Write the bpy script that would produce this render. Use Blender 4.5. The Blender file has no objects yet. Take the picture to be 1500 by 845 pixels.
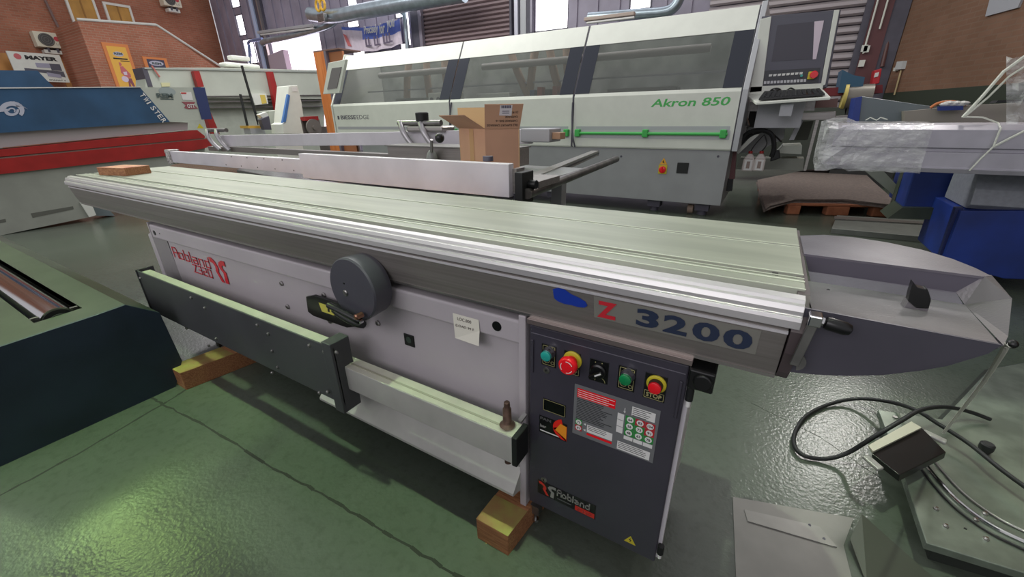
import bpy, math, random
from mathutils import Vector, Matrix
random.seed(4)
SC = bpy.context.scene
COL = SC.collection
PI = math.pi

# ------------------------------------------------------------------ camera
F_PX = 600.0
CAM = Vector((-0.0868, -1.14432, 1.05146))
YAW, PITCH, ROLL = -0.545383, 0.398954, -0.0156743
_f = Vector((math.sin(YAW)*math.cos(PITCH), math.cos(YAW)*math.cos(PITCH), -math.sin(PITCH)))
_r = Vector((math.cos(YAW), -math.sin(YAW), 0)); _u = _r.cross(_f)
R_ = _r*math.cos(ROLL) + _u*math.sin(ROLL); U_ = -_r*math.sin(ROLL) + _u*math.cos(ROLL)
cd = bpy.data.cameras.new('camera'); cam = bpy.data.objects.new('camera', cd); COL.objects.link(cam)
cd.sensor_width = 36; cd.lens = F_PX/1500*36; cd.clip_start = .02; cd.clip_end = 200
m = Matrix((R_, U_, -_f)).transposed().to_4x4(); m.translation = CAM; cam.matrix_world = m
SC.camera = cam
def _ray(u, v): return _f + R_*((u-750)/F_PX) - U_*((v-422.5)/F_PX)
def az(u, v, z): d = _ray(u, v); return CAM + d*((z-CAM.z)/d.z)      # measured point on a level plane
def ay(u, v, y): d = _ray(u, v); return CAM + d*((y-CAM.y)/d.y)      # ... on a wall plane facing y
def ax(u, v, x): d = _ray(u, v); return CAM + d*((x-CAM.x)/d.x)      # ... on a wall plane facing x

# --------------------------------------------------------------- materials
def lin(c):
    o = []
    for k in c:
        k = k/255.0
        o.append(k/12.92 if k <= .04045 else ((k+.055)/1.055)**2.4)
    return (*o, 1)
MATS = {}
def mat(name, rgb, rough=.5, metal=0, var=.0, scale=8, rgb2=None, bump=0, bscale=60, spec=.5, aniso=None, coat=0, alpha=1, trans=0, emit=None, estr=0, detail=4):
    if name in MATS: return MATS[name]
    M = bpy.data.materials.new(name); M.use_nodes = True
    nt = M.node_tree; N = nt.nodes; L = nt.links
    b = N['Principled BSDF']
    b.inputs['Base Color'].default_value = lin(rgb)
    b.inputs['Roughness'].default_value = rough; b.inputs['Metallic'].default_value = metal
    b.inputs['Specular IOR Level'].default_value = spec
    b.inputs['Coat Weight'].default_value = coat
    b.inputs['Alpha'].default_value = alpha
    b.inputs['Transmission Weight'].default_value = trans
    if emit: b.inputs['Emission Color'].default_value = lin(emit); b.inputs['Emission Strength'].default_value = estr
    tc = N.new('ShaderNodeTexCoord')
    if var or rgb2:
        mp = N.new('ShaderNodeMapping'); L.new(tc.outputs['Object'], mp.inputs[0])
        if aniso: mp.inputs['Scale'].default_value = aniso
        n = N.new('ShaderNodeTexNoise'); n.inputs['Scale'].default_value = scale; n.inputs['Detail'].default_value = detail
        L.new(mp.outputs[0], n.inputs['Vector'])
        r = N.new('ShaderNodeValToRGB'); L.new(n.outputs['Fac'], r.inputs[0])
        c2 = rgb2 or tuple(max(0, k*(1-var)) for k in rgb); c1 = rgb if rgb2 else tuple(min(255, k*(1+var*.5)) for k in rgb)
        r.color_ramp.elements[0].position = .35; r.color_ramp.elements[1].position = .65
        r.color_ramp.elements[0].color = lin(c2); r.color_ramp.elements[1].color = lin(c1)
        L.new(r.outputs[0], b.inputs['Base Color'])
    if bump:
        n2 = N.new('ShaderNodeTexNoise'); n2.inputs['Scale'].default_value = bscale; n2.inputs['Detail'].default_value = 3
        L.new(tc.outputs['Object'], n2.inputs['Vector'])
        bp = N.new('ShaderNodeBump'); bp.inputs['Strength'].default_value = bump; bp.inputs['Distance'].default_value = .01
        L.new(n2.outputs['Fac'], bp.inputs['Height']); L.new(bp.outputs[0], b.inputs['Normal'])
    MATS[name] = M
    return M
def brick(name, axis, c1, c2, mortar, w=.19, h=.066):
    M = bpy.data.materials.new(name); M.use_nodes = True; nt = M.node_tree; N = nt.nodes; L = nt.links
    b = N['Principled BSDF']; b.inputs['Roughness'].default_value = .8
    g = N.new('ShaderNodeNewGeometry'); s = N.new('ShaderNodeSeparateXYZ'); L.new(g.outputs['Position'], s.inputs[0])
    c = N.new('ShaderNodeCombineXYZ'); L.new(s.outputs[axis], c.inputs[0]); L.new(s.outputs['Z'], c.inputs[1])
    t = N.new('ShaderNodeTexBrick'); L.new(c.outputs[0], t.inputs['Vector'])
    t.inputs['Scale'].default_value = 1; t.inputs['Brick Width'].default_value = w; t.inputs['Row Height'].default_value = h
    t.inputs['Mortar Size'].default_value = .008; t.inputs['Color1'].default_value = lin(c1); t.inputs['Color2'].default_value = lin(c2); t.inputs['Mortar'].default_value = lin(mortar)
    n = N.new('ShaderNodeTexNoise'); n.inputs['Scale'].default_value = .9; n.inputs['Detail'].default_value = 5; L.new(g.outputs['Position'], n.inputs['Vector'])
    mx = N.new('ShaderNodeMix'); mx.data_type = 'RGBA'; mx.blend_type = 'MULTIPLY'
    r = N.new('ShaderNodeValToRGB'); r.color_ramp.elements[0].position = .3; r.color_ramp.elements[1].position = .7
    r.color_ramp.elements[0].color = lin((195, 190, 175)); r.color_ramp.elements[1].color = (1, 1, 1, 1); L.new(n.outputs['Fac'], r.inputs[0])
    mx.inputs[0].default_value = .8
    L.new(t.outputs['Color'], mx.inputs[6]); L.new(r.outputs[0], mx.inputs[7]); L.new(mx.outputs[2], b.inputs['Base Color'])
    bp = N.new('ShaderNodeBump'); bp.inputs['Strength'].default_value = .4; bp.inputs['Distance'].default_value = .01
    L.new(t.outputs['Fac'], bp.inputs['Height']); bp.invert = True; L.new(bp.outputs[0], b.inputs['Normal'])
    return M
def emis(name, rgb, s):
    M = bpy.data.materials.new(name); M.use_nodes = True; N = M.node_tree.nodes
    b = N['Principled BSDF']; b.inputs['Base Color'].default_value = lin(rgb); b.inputs['Emission Color'].default_value = lin(rgb); b.inputs['Emission Strength'].default_value = s
    return M

# --------------------------------------------------------------- mesh tools
class MB:
    def __init__(s): s.v = []; s.f = []; s.mi = []; s.cur = 0
    def add(s, vs, fs):
        n = len(s.v); s.v += [tuple(p) for p in vs]
        for f in fs: s.f.append(tuple(n+i for i in f)); s.mi.append(s.cur)
        return s
    def box(s, x0, x1, y0, y1, z0, z1):
        if x0 > x1: x0, x1 = x1, x0
        if y0 > y1: y0, y1 = y1, y0
        if z0 > z1: z0, z1 = z1, z0
        v = [(x, y, z) for z in (z0, z1) for y in (y0, y1) for x in (x0, x1)]
        return s.add(v, [(0,2,3,1),(4,5,7,6),(0,1,5,4),(2,6,7,3),(0,4,6,2),(1,3,7,5)])
    def hexa(s, b, t):      # b, t: four bottom / four top points in ring order
        return s.add(list(b)+list(t), [(3,2,1,0),(4,5,6,7),(0,1,5,4),(1,2,6,5),(2,3,7,6),(3,0,4,7)])
    def beam(s, a, b, w, h, up=(0,0,1)):
        a = Vector(a); b = Vector(b); d = (b-a).normalized(); up = Vector(up)
        sx = d.cross(up)
        if sx.length < 1e-5: sx = d.cross(Vector((1,0,0)))
        sx.normalize(); uz = sx.cross(d)
        c = [(-w/2,-h/2),(w/2,-h/2),(w/2,h/2),(-w/2,h/2)]
        return s.hexa([a+sx*p+uz*q for p,q in c], [b+sx*p+uz*q for p,q in c])
    def prism(s, pts, vec):
        n = len(pts); vec = Vector(vec); P = [Vector(p) for p in pts]
        return s.add(P+[p+vec for p in P], [tuple(reversed(range(n))), tuple(range(n, 2*n))]+[(i,(i+1)%n,n+(i+1)%n,n+i) for i in range(n)])
    def cyl(s, a, b, r0, r1=None, n=20, cap=True):
        r1 = r0 if r1 is None else r1
        a = Vector(a); b = Vector(b); d = (b-a).normalized()
        e = d.orthogonal().normalized(); g = d.cross(e)
        ra = [a+(e*math.cos(2*PI*i/n)+g*math.sin(2*PI*i/n))*r0 for i in range(n)]
        rb = [b+(e*math.cos(2*PI*i/n)+g*math.sin(2*PI*i/n))*r1 for i in range(n)]
        fs = [(i,(i+1)%n,n+(i+1)%n,n+i) for i in range(n)]
        if cap: fs += [tuple(reversed(range(n))), tuple(range(n,2*n))]
        return s.add(ra+rb, fs)
    def lathe(s, a, d, prof, n=24):     # prof: (distance along d, radius)
        a = Vector(a); d = Vector(d).normalized(); e = d.orthogonal().normalized(); g = d.cross(e); vs = []; fs = []
        for (t, r) in prof: vs += [a+d*t+(e*math.cos(2*PI*i/n)+g*math.sin(2*PI*i/n))*r for i in range(n)]
        for k in range(len(prof)-1): fs += [(k*n+i, k*n+(i+1)%n, (k+1)*n+(i+1)%n, (k+1)*n+i) for i in range(n)]
        fs += [tuple(reversed(range(n))), tuple(range((len(prof)-1)*n, len(prof)*n))]
        return s.add(vs, fs)
    def ball(s, c, r, sc=(1,1,1), n=16):
        vs = []; fs = []; m_ = n//2
        for j in range(m_+1):
            t = PI*j/m_
            for i in range(n):
                p = 2*PI*i/n; vs.append((c[0]+r*sc[0]*math.sin(t)*math.cos(p), c[1]+r*sc[1]*math.sin(t)*math.sin(p), c[2]+r*sc[2]*math.cos(t)))
        for j in range(m_):
            for i in range(n): fs.append((j*n+i, (j+1)*n+i, (j+1)*n+(i+1)%n, j*n+(i+1)%n))
        return s.add(vs, fs)
    def tube(s, pts, r, n=10, smooth=6):
        P = [Vector(p) for p in pts]
        if smooth > 1 and len(P) > 2:
            Q = []
            for i in range(len(P)-1):
                p0 = P[max(i-1,0)]; p1 = P[i]; p2 = P[i+1]; p3 = P[min(i+2,len(P)-1)]
                for k in range(smooth):
                    t = k/smooth
                    Q.append(.5*((2*p1)+(-p0+p2)*t+(2*p0-5*p1+4*p2-p3)*t*t+(-p0+3*p1-3*p2+p3)*t**3))
            P = Q+[P[-1]]
        vs = []; fs = []; e = None
        for i, p in enumerate(P):
            d = (P[min(i+1,len(P)-1)]-P[max(i-1,0)]).normalized()
            e = d.orthogonal().normalized() if e is None else (e-d*e.dot(d)).normalized()
            g = d.cross(e)
            vs += [p+(e*math.cos(2*PI*k/n)+g*math.sin(2*PI*k/n))*r for k in range(n)]
        for i in range(len(P)-1): fs += [(i*n+k, i*n+(k+1)%n, (i+1)*n+(k+1)%n, (i+1)*n+k) for k in range(n)]
        fs += [tuple(reversed(range(n))), tuple(range((len(P)-1)*n, len(P)*n))]
        return s.add(vs, fs)
    def quad(s, a, b, c, d): return s.add([a,b,c,d], [(0,1,2,3)])
    def build(s, name, m_, parent=None, bev=0, smooth=False, seg=2, **kw):
        me = bpy.data.meshes.new(name); me.from_pydata(s.v, [], s.f)
        for q in (m_ if isinstance(m_, (list,tuple)) else [m_]): me.materials.append(q)
        me.polygons.foreach_set('material_index', s.mi)
        if smooth:
            me.polygons.foreach_set('use_smooth', [True]*len(s.f))
        import bmesh
        bm = bmesh.new(); bm.from_mesh(me); bmesh.ops.recalc_face_normals(bm, faces=bm.faces)
        if smooth:
            for e in bm.edges:
                if len(e.link_faces) == 2 and e.calc_face_angle(0) > .7: e.smooth = False
        bm.to_mesh(me); bm.free(); me.update()
        o = bpy.data.objects.new(name, me); COL.objects.link(o)
        if parent:
            o.parent = parent
            o.matrix_parent_inverse = Matrix.Translation(-WORLD[parent.name])
            WORLD[o.name] = WORLD[parent.name].copy()*0
            WORLD[o.name] = Vector((0,0,0))
        else: WORLD[o.name] = Vector((0,0,0))
        if bev:
            b = o.modifiers.new('bevel', 'BEVEL'); b.width = bev; b.segments = seg; b.limit_method = 'ANGLE'; b.angle_limit = .6
        tag(o, **kw)
        return o
WORLD = {}
def tag(o, label=None, cat=None, group=None, kind=None):
    if label: o['label'] = label
    if cat: o['category'] = cat
    if group: o['group'] = group
    if kind: o['kind'] = kind
    return o
def thing(name, loc, label, cat, group=None):
    o = bpy.data.objects.new(name, None); COL.objects.link(o); o.location = loc; o.empty_display_size = .1
    WORLD[o.name] = Vector(loc)
    return tag(o, label, cat, group)
_font = None
def text(s, origin, xd, yd, h, m_, parent, name='lettering', width=None, bold=0, shear=0, th=.0006, off=0, label=None):
    """lettering as thin raised mesh; origin = lower left, xd/yd reading and up directions, h = cap height"""
    cu = bpy.data.curves.new('t', 'FONT'); cu.body = s; cu.size = 1; cu.offset = bold; cu.shear = shear; cu.resolution_u = 3; cu.extrude = .5
    if '\n' in s: cu.space_line = 1.1
    o = bpy.data.objects.new('t', cu); COL.objects.link(o)
    dg = bpy.context.evaluated_depsgraph_get(); dg.update()
    me = bpy.data.meshes.new_from_object(o.evaluated_get(dg))
    bpy.data.objects.remove(o); bpy.data.curves.remove(cu)
    xs = [v.co.x for v in me.vertices]; ys = [v.co.y for v in me.vertices]
    x0, x1, y0, y1 = min(xs), max(xs), min(ys), max(ys)
    xd = Vector(xd).normalized(); yd = Vector(yd).normalized(); zd = xd.cross(yd)
    ky = h/(y1-y0); kx = width/(x1-x0) if width else ky
    for v in me.vertices:
        p = Vector(origin)+xd*(v.co.x-x0)*kx+yd*(v.co.y-y0)*ky+zd*(off+(v.co.z+.5)*th); v.co = p
    me.materials.clear(); me.materials.append(m_); me.name = name
    ob = bpy.data.objects.new(name, me); COL.objects.link(ob)
    if parent:
        ob.parent = parent; ob.matrix_parent_inverse = Matrix.Translation(-WORLD[parent.name])
    if label: ob['label'] = label
    WORLD[ob.name] = Vector((0,0,0))
    return ob
XP = Vector((1,0,0)); YP = Vector((0,1,0)); ZP = Vector((0,0,1))

# ------------------------------------------------------------ the materials
ALU   = mat('aluminium_extrusion', (176,172,168), .30, .9, var=.08, scale=3, aniso=(.6,60,60))
ALUF  = mat('anodised_aluminium', (140,135,131), .36, .45, var=.06, scale=4, aniso=(.5,40,40))
TOPAL = mat('carriage_top_aluminium', (160,164,150), .42, .35, var=.06, scale=2.5, aniso=(1,8,1))
WBAR  = mat('white_aluminium_bar', (214,210,216), .4, .1, var=.04, scale=6)
BODY  = mat('grey_paint', (182,176,180), .42, 0, var=.03, scale=3)
DARK  = mat('charcoal_paint', (62,60,70), .38, 0, var=.06, scale=6)
DARK2 = mat('dark_grey_paint', (70,72,74), .42, 0, var=.06, scale=6)
NOSE  = mat('cast_grey_plastic', (112,108,118), .30, .15, var=.10, scale=9, bump=.06, bscale=220)
NOSEF = mat('nose_trough_metal', (134,130,134), .30, .3, var=.12, scale=10, bump=.08, bscale=200)
BLACK = mat('black_plastic', (16,17,18), .3)
BLACKM= mat('black_rubber', (22,24,25), .55)
CHROME= mat('chrome', (205,205,205), .12, 1)
STEEL = mat('steel', (150,148,146), .3, .9, var=.1, scale=20)
RUST  = mat('rusty_bolt_steel', (96,74,66), .5, .5, var=.25, scale=60)
RAILG = mat('pale_rail', (196,196,180), .35, .1, var=.05, scale=12)
RAILF = mat('rail_front', (182,182,176), .4, .1, var=.04, scale=12)
RED   = mat('red_paint', (160,42,40), .4, 0, var=.06)
REDL  = mat('red_lettering', (205,45,58), .4)
REDB  = mat('red_button', (235,28,40), .25)
TEAL  = mat('teal_button', (40,160,150), .25)
GREENB= mat('green_button', (20,130,75), .25)
YEL   = mat('yellow_plastic', (205,190,50), .4)
WHITE = mat('white_print', (225,225,222), .5)
CREAM = mat('cream_outline', (170,165,115), .5)
NAVY  = mat('navy_lettering', (44,54,78), .4)
BLUEM = mat('blue_blob', (28,60,165), .4)
SILV  = mat('silver_print', (160,160,155), .4, .3)
PLABEL= mat('plate_grey', (112,114,116), .45)
INK   = mat('black_ink', (30,30,32), .6)
WOOD  = mat('pine_timber', (176,124,84), .7, 0, rgb2=(140,92,60), scale=5, aniso=(4,40,40), bump=.2)
WOODY = mat('yellow_painted_wood', (152,142,76), .7, 0, rgb2=(150,114,74), scale=18)
WOODR = mat('red_stained_wood', (184,104,86), .7, 0, rgb2=(204,160,124), scale=14)
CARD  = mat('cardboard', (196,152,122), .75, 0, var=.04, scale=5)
CARD_SHADE = mat('cardboard_shaded', (178,138,112), .75, 0, var=.04, scale=5)  # shaded copy of the cardboard, painted darker for faces away from the light
CARDI = mat('cardboard_inside', (205,172,128), .75)
TAPE  = mat('packing_tape', (190,150,105), .25)
EBW   = mat('white_machine_paint', (222,225,216), .4, 0, var=.015)
EBG   = mat('grey_machine_paint', (156,158,160), .42, 0, var=.03, scale=4)
EBT   = mat('grey_trim', (176,178,182), .4, .2)
GRN   = mat('green_rail_paint', (66,178,84), .35)
DKGL  = mat('black_window_border', (44,48,58), .15)
GLASS = mat('smoked_window', (96,100,96), .06, 0, alpha=.36, spec=.7)
INTER = mat('machine_interior', (150,154,150), .6, 0, var=.2, scale=3)
HOSE  = mat('beige_hose', (186,160,140), .6)
ORNG  = mat('orange_plywood', (220,135,72), .6, 0, rgb2=(200,112,52), scale=3, aniso=(6,6,.6))
TBLUE = mat('blue_machine_paint', (50,86,120), .5, 0, var=.10, scale=3)
DBLUE = mat('navy_machine_paint', (50,62,108), .5)
BRBLUE= mat('bright_blue_paint', (24,52,130), .5, 0, var=.15, scale=4)
TGREY = mat('pale_grey_green_paint', (186,192,180), .5, 0, var=.04, scale=2)
CONC  = mat('machine_base_grey', (150,154,144), .6, 0, var=.06, scale=3)
SLATE = mat('dark_blue_cabinet', (46,60,74), .45, 0, var=.10, scale=6, bump=.05)
OLIVE = mat('worn_green_metal', (66,74,62), .35, .2, var=.12, scale=7)
FELT  = mat('brown_felt_sheet', (124,112,104), .9, 0, rgb2=(104,94,88), scale=40, bump=.3)
PALW  = mat('pallet_wood', (176,112,78), .8, 0, rgb2=(150,92,62), scale=10)
STL2  = mat('brushed_plate', (132,142,130), .25, .5, var=.14, scale=9)
PLAST = mat('shrink_wrap', (238,240,240), .16, 0, alpha=.40, bump=1.0, bscale=28, spec=.9)
PLAST2= mat('shrink_wrap_strands', (236,240,228), .2, 0, alpha=.62, bump=.6, bscale=60, spec=.8)
def streaky(M, lo, hi):
    nt = M.node_tree; N = nt.nodes; L = nt.links; b = N['Principled BSDF']
    tc = N.new('ShaderNodeTexCoord'); mp = N.new('ShaderNodeMapping'); mp.inputs['Scale'].default_value = (9,9,26); mp.inputs['Rotation'].default_value = (0,.6,0)
    n = N.new('ShaderNodeTexNoise'); n.inputs['Scale'].default_value = 1.1; n.inputs['Detail'].default_value = 5
    L.new(tc.outputs['Object'], mp.inputs[0]); L.new(mp.outputs[0], n.inputs['Vector'])
    r = N.new('ShaderNodeMapRange'); r.inputs[1].default_value = .35; r.inputs[2].default_value = .68; r.inputs[3].default_value = lo; r.inputs[4].default_value = hi
    L.new(n.outputs['Fac'], r.inputs[0]); L.new(r.outputs[0], b.inputs['Alpha'])
streaky(PLAST, .12, .6)
BOTT  = mat('milky_bottle', (222,214,208), .35, 0, alpha=.85)
PINKR = mat('dark_red_steel', (98,58,60), .5)
COLM  = mat('dark_steel', (84,82,94), .5, 0, var=.06)
GALV  = mat('galvanised_duct', (168,182,190), .3, .7, var=.08, scale=6)
SHUT  = mat('shutter_steel', (150,134,134), .5, .2)
CORR  = mat('corrugated_sheet', (158,152,168), .5, .1, var=.08, scale=1.5)
ROPE  = mat('white_rope', (190,190,180), .7)

# ---------------------------------------------------------------- the floor
def floor_mat():
    M = bpy.data.materials.new('green_painted_concrete'); M.use_nodes = True; nt = M.node_tree; N = nt.nodes; L = nt.links
    b = N['Principled BSDF']
    g = N.new('ShaderNodeNewGeometry')
    def noise(sc, det=5):
        n = N.new('ShaderNodeTexNoise'); n.inputs['Scale'].default_value = sc; n.inputs['Detail'].default_value = det; L.new(g.outputs['Position'], n.inputs['Vector']); return n
    n1 = noise(1.1); n2 = noise(9, 6)
    r = N.new('ShaderNodeValToRGB'); L.new(n1.outputs['Fac'], r.inputs[0])
    e = r.color_ramp.elements; e[0].position = .3; e[0].color = lin((78,88,76)); e[1].position = .75; e[1].color = lin((97,103,94))
    r2 = N.new('ShaderNodeValToRGB'); L.new(n2.outputs['Fac'], r2.inputs[0])
    r2.color_ramp.elements[0].position = .2; r2.color_ramp.elements[0].color = lin((236,236,234)); r2.color_ramp.elements[1].position = .8; r2.color_ramp.elements[1].color = (1,1,1,1)
    mx = N.new('ShaderNodeMix'); mx.data_type = 'RGBA'; mx.blend_type = 'MULTIPLY'; mx.inputs[0].default_value = .6
    L.new(r.outputs[0], mx.inputs[6]); L.new(r2.outputs[0], mx.inputs[7]); L.new(mx.outputs[2], b.inputs['Base Color'])
    rr = N.new('ShaderNodeMapRange'); L.new(n2.outputs['Fac'], rr.inputs[0]); rr.inputs[3].default_value = .20; rr.inputs[4].default_value = .33; b.inputs['Roughness'].default_value = .24
    n5 = noise(38, 6); r5 = N.new('ShaderNodeValToRGB'); L.new(n5.outputs['Fac'], r5.inputs[0])
    r5.color_ramp.elements[0].position = .30; r5.color_ramp.elements[0].color = lin((205,203,196)); r5.color_ramp.elements[1].position = .50; r5.color_ramp.elements[1].color = (1,1,1,1)
    m5 = N.new('ShaderNodeMix'); m5.data_type = 'RGBA'; m5.blend_type = 'MULTIPLY'; m5.inputs[0].default_value = .35
    L.new(mx.outputs[2], m5.inputs[6]); L.new(r5.outputs[0], m5.inputs[7]); L.new(m5.outputs[2], b.inputs['Base Color'])
    n3 = noise(90, 2); n4 = noise(9, 2)
    ad = N.new('ShaderNodeMath'); ad.operation = 'MULTIPLY_ADD'; L.new(n4.outputs['Fac'], ad.inputs[0]); ad.inputs[1].default_value = .5; L.new(n3.outputs['Fac'], ad.inputs[2])
    bp = N.new('ShaderNodeBump'); bp.inputs['Strength'].default_value = .24; bp.inputs['Distance'].default_value = .004; L.new(ad.outputs[0], bp.inputs['Height']); L.new(bp.outputs[0], b.inputs['Normal'])
    return M
FLOOR = floor_mat()
MB().box(-21, 7, -5, 12, -.1, 0).build('floor', FLOOR, kind='structure')
SEAM = mat('dark_joint', (38,42,34), .9)
def seam(pts, w, name):
    mb = MB(); P = [az(u, v, .0) for u, v in pts]
    Q = []
    for i in range(len(P)-1):
        for k in range(8): Q.append(P[i].lerp(P[i+1], k/8)+Vector((random.uniform(-.003,.003), random.uniform(-.003,.003), 0)))
    Q.append(P[-1])
    for i in range(len(Q)-1):
        ww = w*random.uniform(.6, 1.35)
        d = (Q[i+1]-Q[i]).normalized(); s_ = Vector((-d.y, d.x, 0))*ww/2; z = Vector((0,0,.0004))
        mb.hexa([Q[i]-s_, Q[i+1]-s_, Q[i+1]+s_, Q[i]+s_], [Q[i]-s_+z, Q[i+1]-s_+z, Q[i+1]+s_+z, Q[i]+s_+z])
    mb.build(name, SEAM, kind='structure')
seam([(0,726), (110,667), (238,592), (282,565)], .009, 'trim_1')
seam([(222,583), (238,592), (300,622), (400,686), (470,722), (560,778), (680,848), (740,885)], .008, 'trim_2')
seam([(1100,590), (1200,640), (1290,700)], .002, 'trim_3')

# =============================================================== THE MAIN SAW
saw = thing('sliding_table_saw', (-1.3,-.25,0), 'long grey sliding table saw with aluminium carriage and dark control cabinet in the foreground', 'woodworking machine')
# ---- carriage extrusion, one section swept along x
prof = [(0,.0),(0,.06)]  # unused guard
def sweep(name, pts, x0, x1, m_, parent, bev=0, **kw):
    return MB().prism([(x0, y, z) for y, z in pts], (x1-x0, 0, 0)).build(name, m_, parent, bev=bev, **kw)
T = .80
top = [(0,T-.05),(0,T-.004),(-.003,T),(-.160,T),(-.163,T-.012),(-.169,T-.012),(-.172,T),(-.348,T),(-.351,T-.014),(-.363,T-.014),(-.366,T-.002),(-.378,T-.002),(-.380,T-.005),(-.384,T-.005),(-.386,T-.001),(-.418,T-.001),(-.421,T-.011),(-.435,T-.012),(-.436,T-.05)]
carriage = sweep('carriage', top, -3.2, 0, TOPAL, saw, bev=.001)
carriage['label'] = 'pale aluminium sliding carriage top with long slots'
sweep('edge_rail', [(-.436,T-.004),(-.452,T-.006),(-.454,T-.012),(-.462,T-.012),(-.466,T-.020),(-.466,T-.027),(-.471,T-.028),(-.473,T-.034),(-.473,T-.046),(-.452,T-.05),(-.436,T-.05)], -3.215, 0.0, mat('edge_rail_alu',(206,204,204),.32,.5), carriage, bev=.0008)
beam_pts = [(-.40,T-.05),(-.446,T-.05),(-.452,T-.047),(-.461,T-.048),(-.4665,T-.053),(-.4665,T-.059),(-.4565,T-.110),(-.4485,T-.138),(-.4475,T-.143),(-.441,T-.148),(-.426,T-.15),(-.03,T-.15),(-.01,T-.10),(-.01,T-.05)]
bm_ = sweep('support_beam', beam_pts, -3.2, -.012, ALUF, saw, bev=.001)
bm_['label'] = 'brushed aluminium side beam below the carriage'
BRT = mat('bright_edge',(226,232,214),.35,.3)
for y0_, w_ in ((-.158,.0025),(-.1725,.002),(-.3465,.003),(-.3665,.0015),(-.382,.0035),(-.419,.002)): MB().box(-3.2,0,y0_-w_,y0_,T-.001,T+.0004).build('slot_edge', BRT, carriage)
# thin bright strips along the slots are machined edges
for yy, k in ((-.166,0),(-.357,1)):
    MB().box(-.045,-.036,yy-.006,yy+.006,T-.010,T-.002).build('slot_stop', BLACK, carriage)
# end plate
sweep('end_plate', [(-.005,T-.004),(-.43,T-.004),(-.455,T-.02),(-.474,T-.05),(-.468,T-.09),(-.448,T-.135),(-.434,T-.152),(-.02,T-.15)], -.010, .006, mat('brown_end_plate',(82,72,74),.5), saw)
sweep('lip_highlight', [(-.466,T-.0535),(-.4685,T-.055),(-.4685,T-.0585),(-.4665,T-.060),(-.460,T-.058)], -3.2, -.012, mat('highlight_pale',(225,222,225),.3,.4), bm_)  # pale strip painted as the highlight along the beam's top lip
sweep('lower_trim', [(-.4495,T-.142),(-.4495,T-.148),(-.436,T-.149),(-.436,T-.142)], -3.19, -.012, ALU, bm_)
# ---- carriage end shroud (boat shaped)
sh = []
def flange():
    mb = MB()
    outer = [(.004,-.072,T),(.05,-.040,T),(.102,-.034,T),(.155,-.050,T),(.203,-.082,T),(.235,-.128,T),(.252,-.172,T),(.260,-.210,T)]
    inner = [(.248,-.221,T),(.006,-.217,T)]
    mb.prism([Vector(p)-Vector((0,0,.004)) for p in outer+inner], (0,0,.004))
    return mb
endc = flange().build('end_shroud', NOSE, saw, smooth=False)
endc['label'] = 'dark grey boat shaped end shroud with open trough'
mb = MB()
# inner back wall, ledge, trough floor
def strip(a, b, th=(0,.003,0)):
    pass
A = [Vector((.006,-.217,T)), Vector((.250,-.219,T)), Vector((.226,-.219,.767)), Vector((.020,-.217,.767))]
mb.quad(*A)
mb.build('trough_wall', mat('shroud_inner_wall',(92,88,100),.5), endc)
mb = MB(); Bq = [Vector((.020,-.217,.767)), Vector((.226,-.219,.767)), Vector((.236,-.232,.752)), Vector((.026,-.230,.752))]; mb.quad(*Bq)
mb.build('trough_step', NOSE, endc)
fl = [Vector((.014,-.230,.752)), Vector((.238,-.232,.752)), Vector((.202,-.460,.782)), Vector((.010,-.460,.783))]
mb = MB(); mb.hexa([p-Vector((0,0,.004)) for p in fl], fl)
tf = mb.build('trough_floor', NOSEF, endc)
# front skirt with curved lower edge
sk = [(-.002,-.462,.786),(.202,-.462,.783),(.196,-.46,.768),(.187,-.458,.758),(.168,-.456,.738),(.146,-.454,.722),(.112,-.452,.702),(.074,-.45,.686),(.036,-.449,.675),(-.003,-.449,.668)]
MB().prism(sk, (0,.004,0)).build('front_skirt', mat('shroud_front',(84,82,92),.42,.1,var=.05), endc)
# nose facets
tip = Vector((.204,-.462,.783)); n1 = Vector((.250,-.219,T)); n2 = Vector((.277,-.253,.78)); n3 = Vector((.224,-.414,.778)); n4 = Vector((.238,-.232,.752)); n0 = Vector((.262,-.205,T))
mb = MB(); n5 = Vector((.226,-.219,.767)); mb.add([n1, n2, n3, tip, n4, n0, n5], [(0,1,2,4),(4,2,3),(0,5,1),(0,4,6)])
nf = mb.build('nose_facet', mat('facet_grey',(116,112,116),.32,.2,bump=.08,bscale=200), endc)
mb = MB(); lo = [Vector((p.x*.97, p.y*.985, .768)) for p in (n0,n2,n3,tip)]
tp = [n0,n2,n3,tip]
for i in range(3): mb.quad(tp[i], tp[i+1], lo[i+1], lo[i])
outer = [(.004,-.072,T-.003),(.05,-.040,T-.003),(.102,-.034,T-.003),(.155,-.050,T-.003),(.203,-.082,T-.003),(.235,-.128,T-.003),(.252,-.172,T-.003),(.260,-.210,T-.003)]
for i in range(7):
    a = Vector(outer[i]); b = Vector(outer[i+1]); mb.quad(a, b, Vector((b.x*.97,b.y,.765)), Vector((a.x*.97,a.y,.765)))
mb.build('back_skirt', mat('shroud_front',(84,82,92)), endc)
# hook catch
MB().prism([ay(u,v,-.330) for u,v in ((1331,441),(1342,451),(1360,452),(1364,440),(1357,462),(1343,469),(1331,465),(1322,455))],(0,.022,0)).build('catch_base', NOSEF, endc, bev=.0015)
MB().prism([ay(u,v,-.334) for u,v in ((1338,413),(1344,421),(1356,424),(1358,422),(1361,428),(1364,438),(1361,452),(1342,451),(1330,441),(1333,428))],(0,.016,0)).build('rubber_catch', BLACK, endc, bev=.0015)
MB().ball(az(1483,504,.785), .0055).build('tip_knob', BLACK, endc, smooth=True)
for uu, vv in ((1213,425),(1256,449)): MB().cyl(az(uu,vv,.758), az(uu,vv,.7595), .003, n=8).build('rivet_hole', BLACK, endc)
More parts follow.
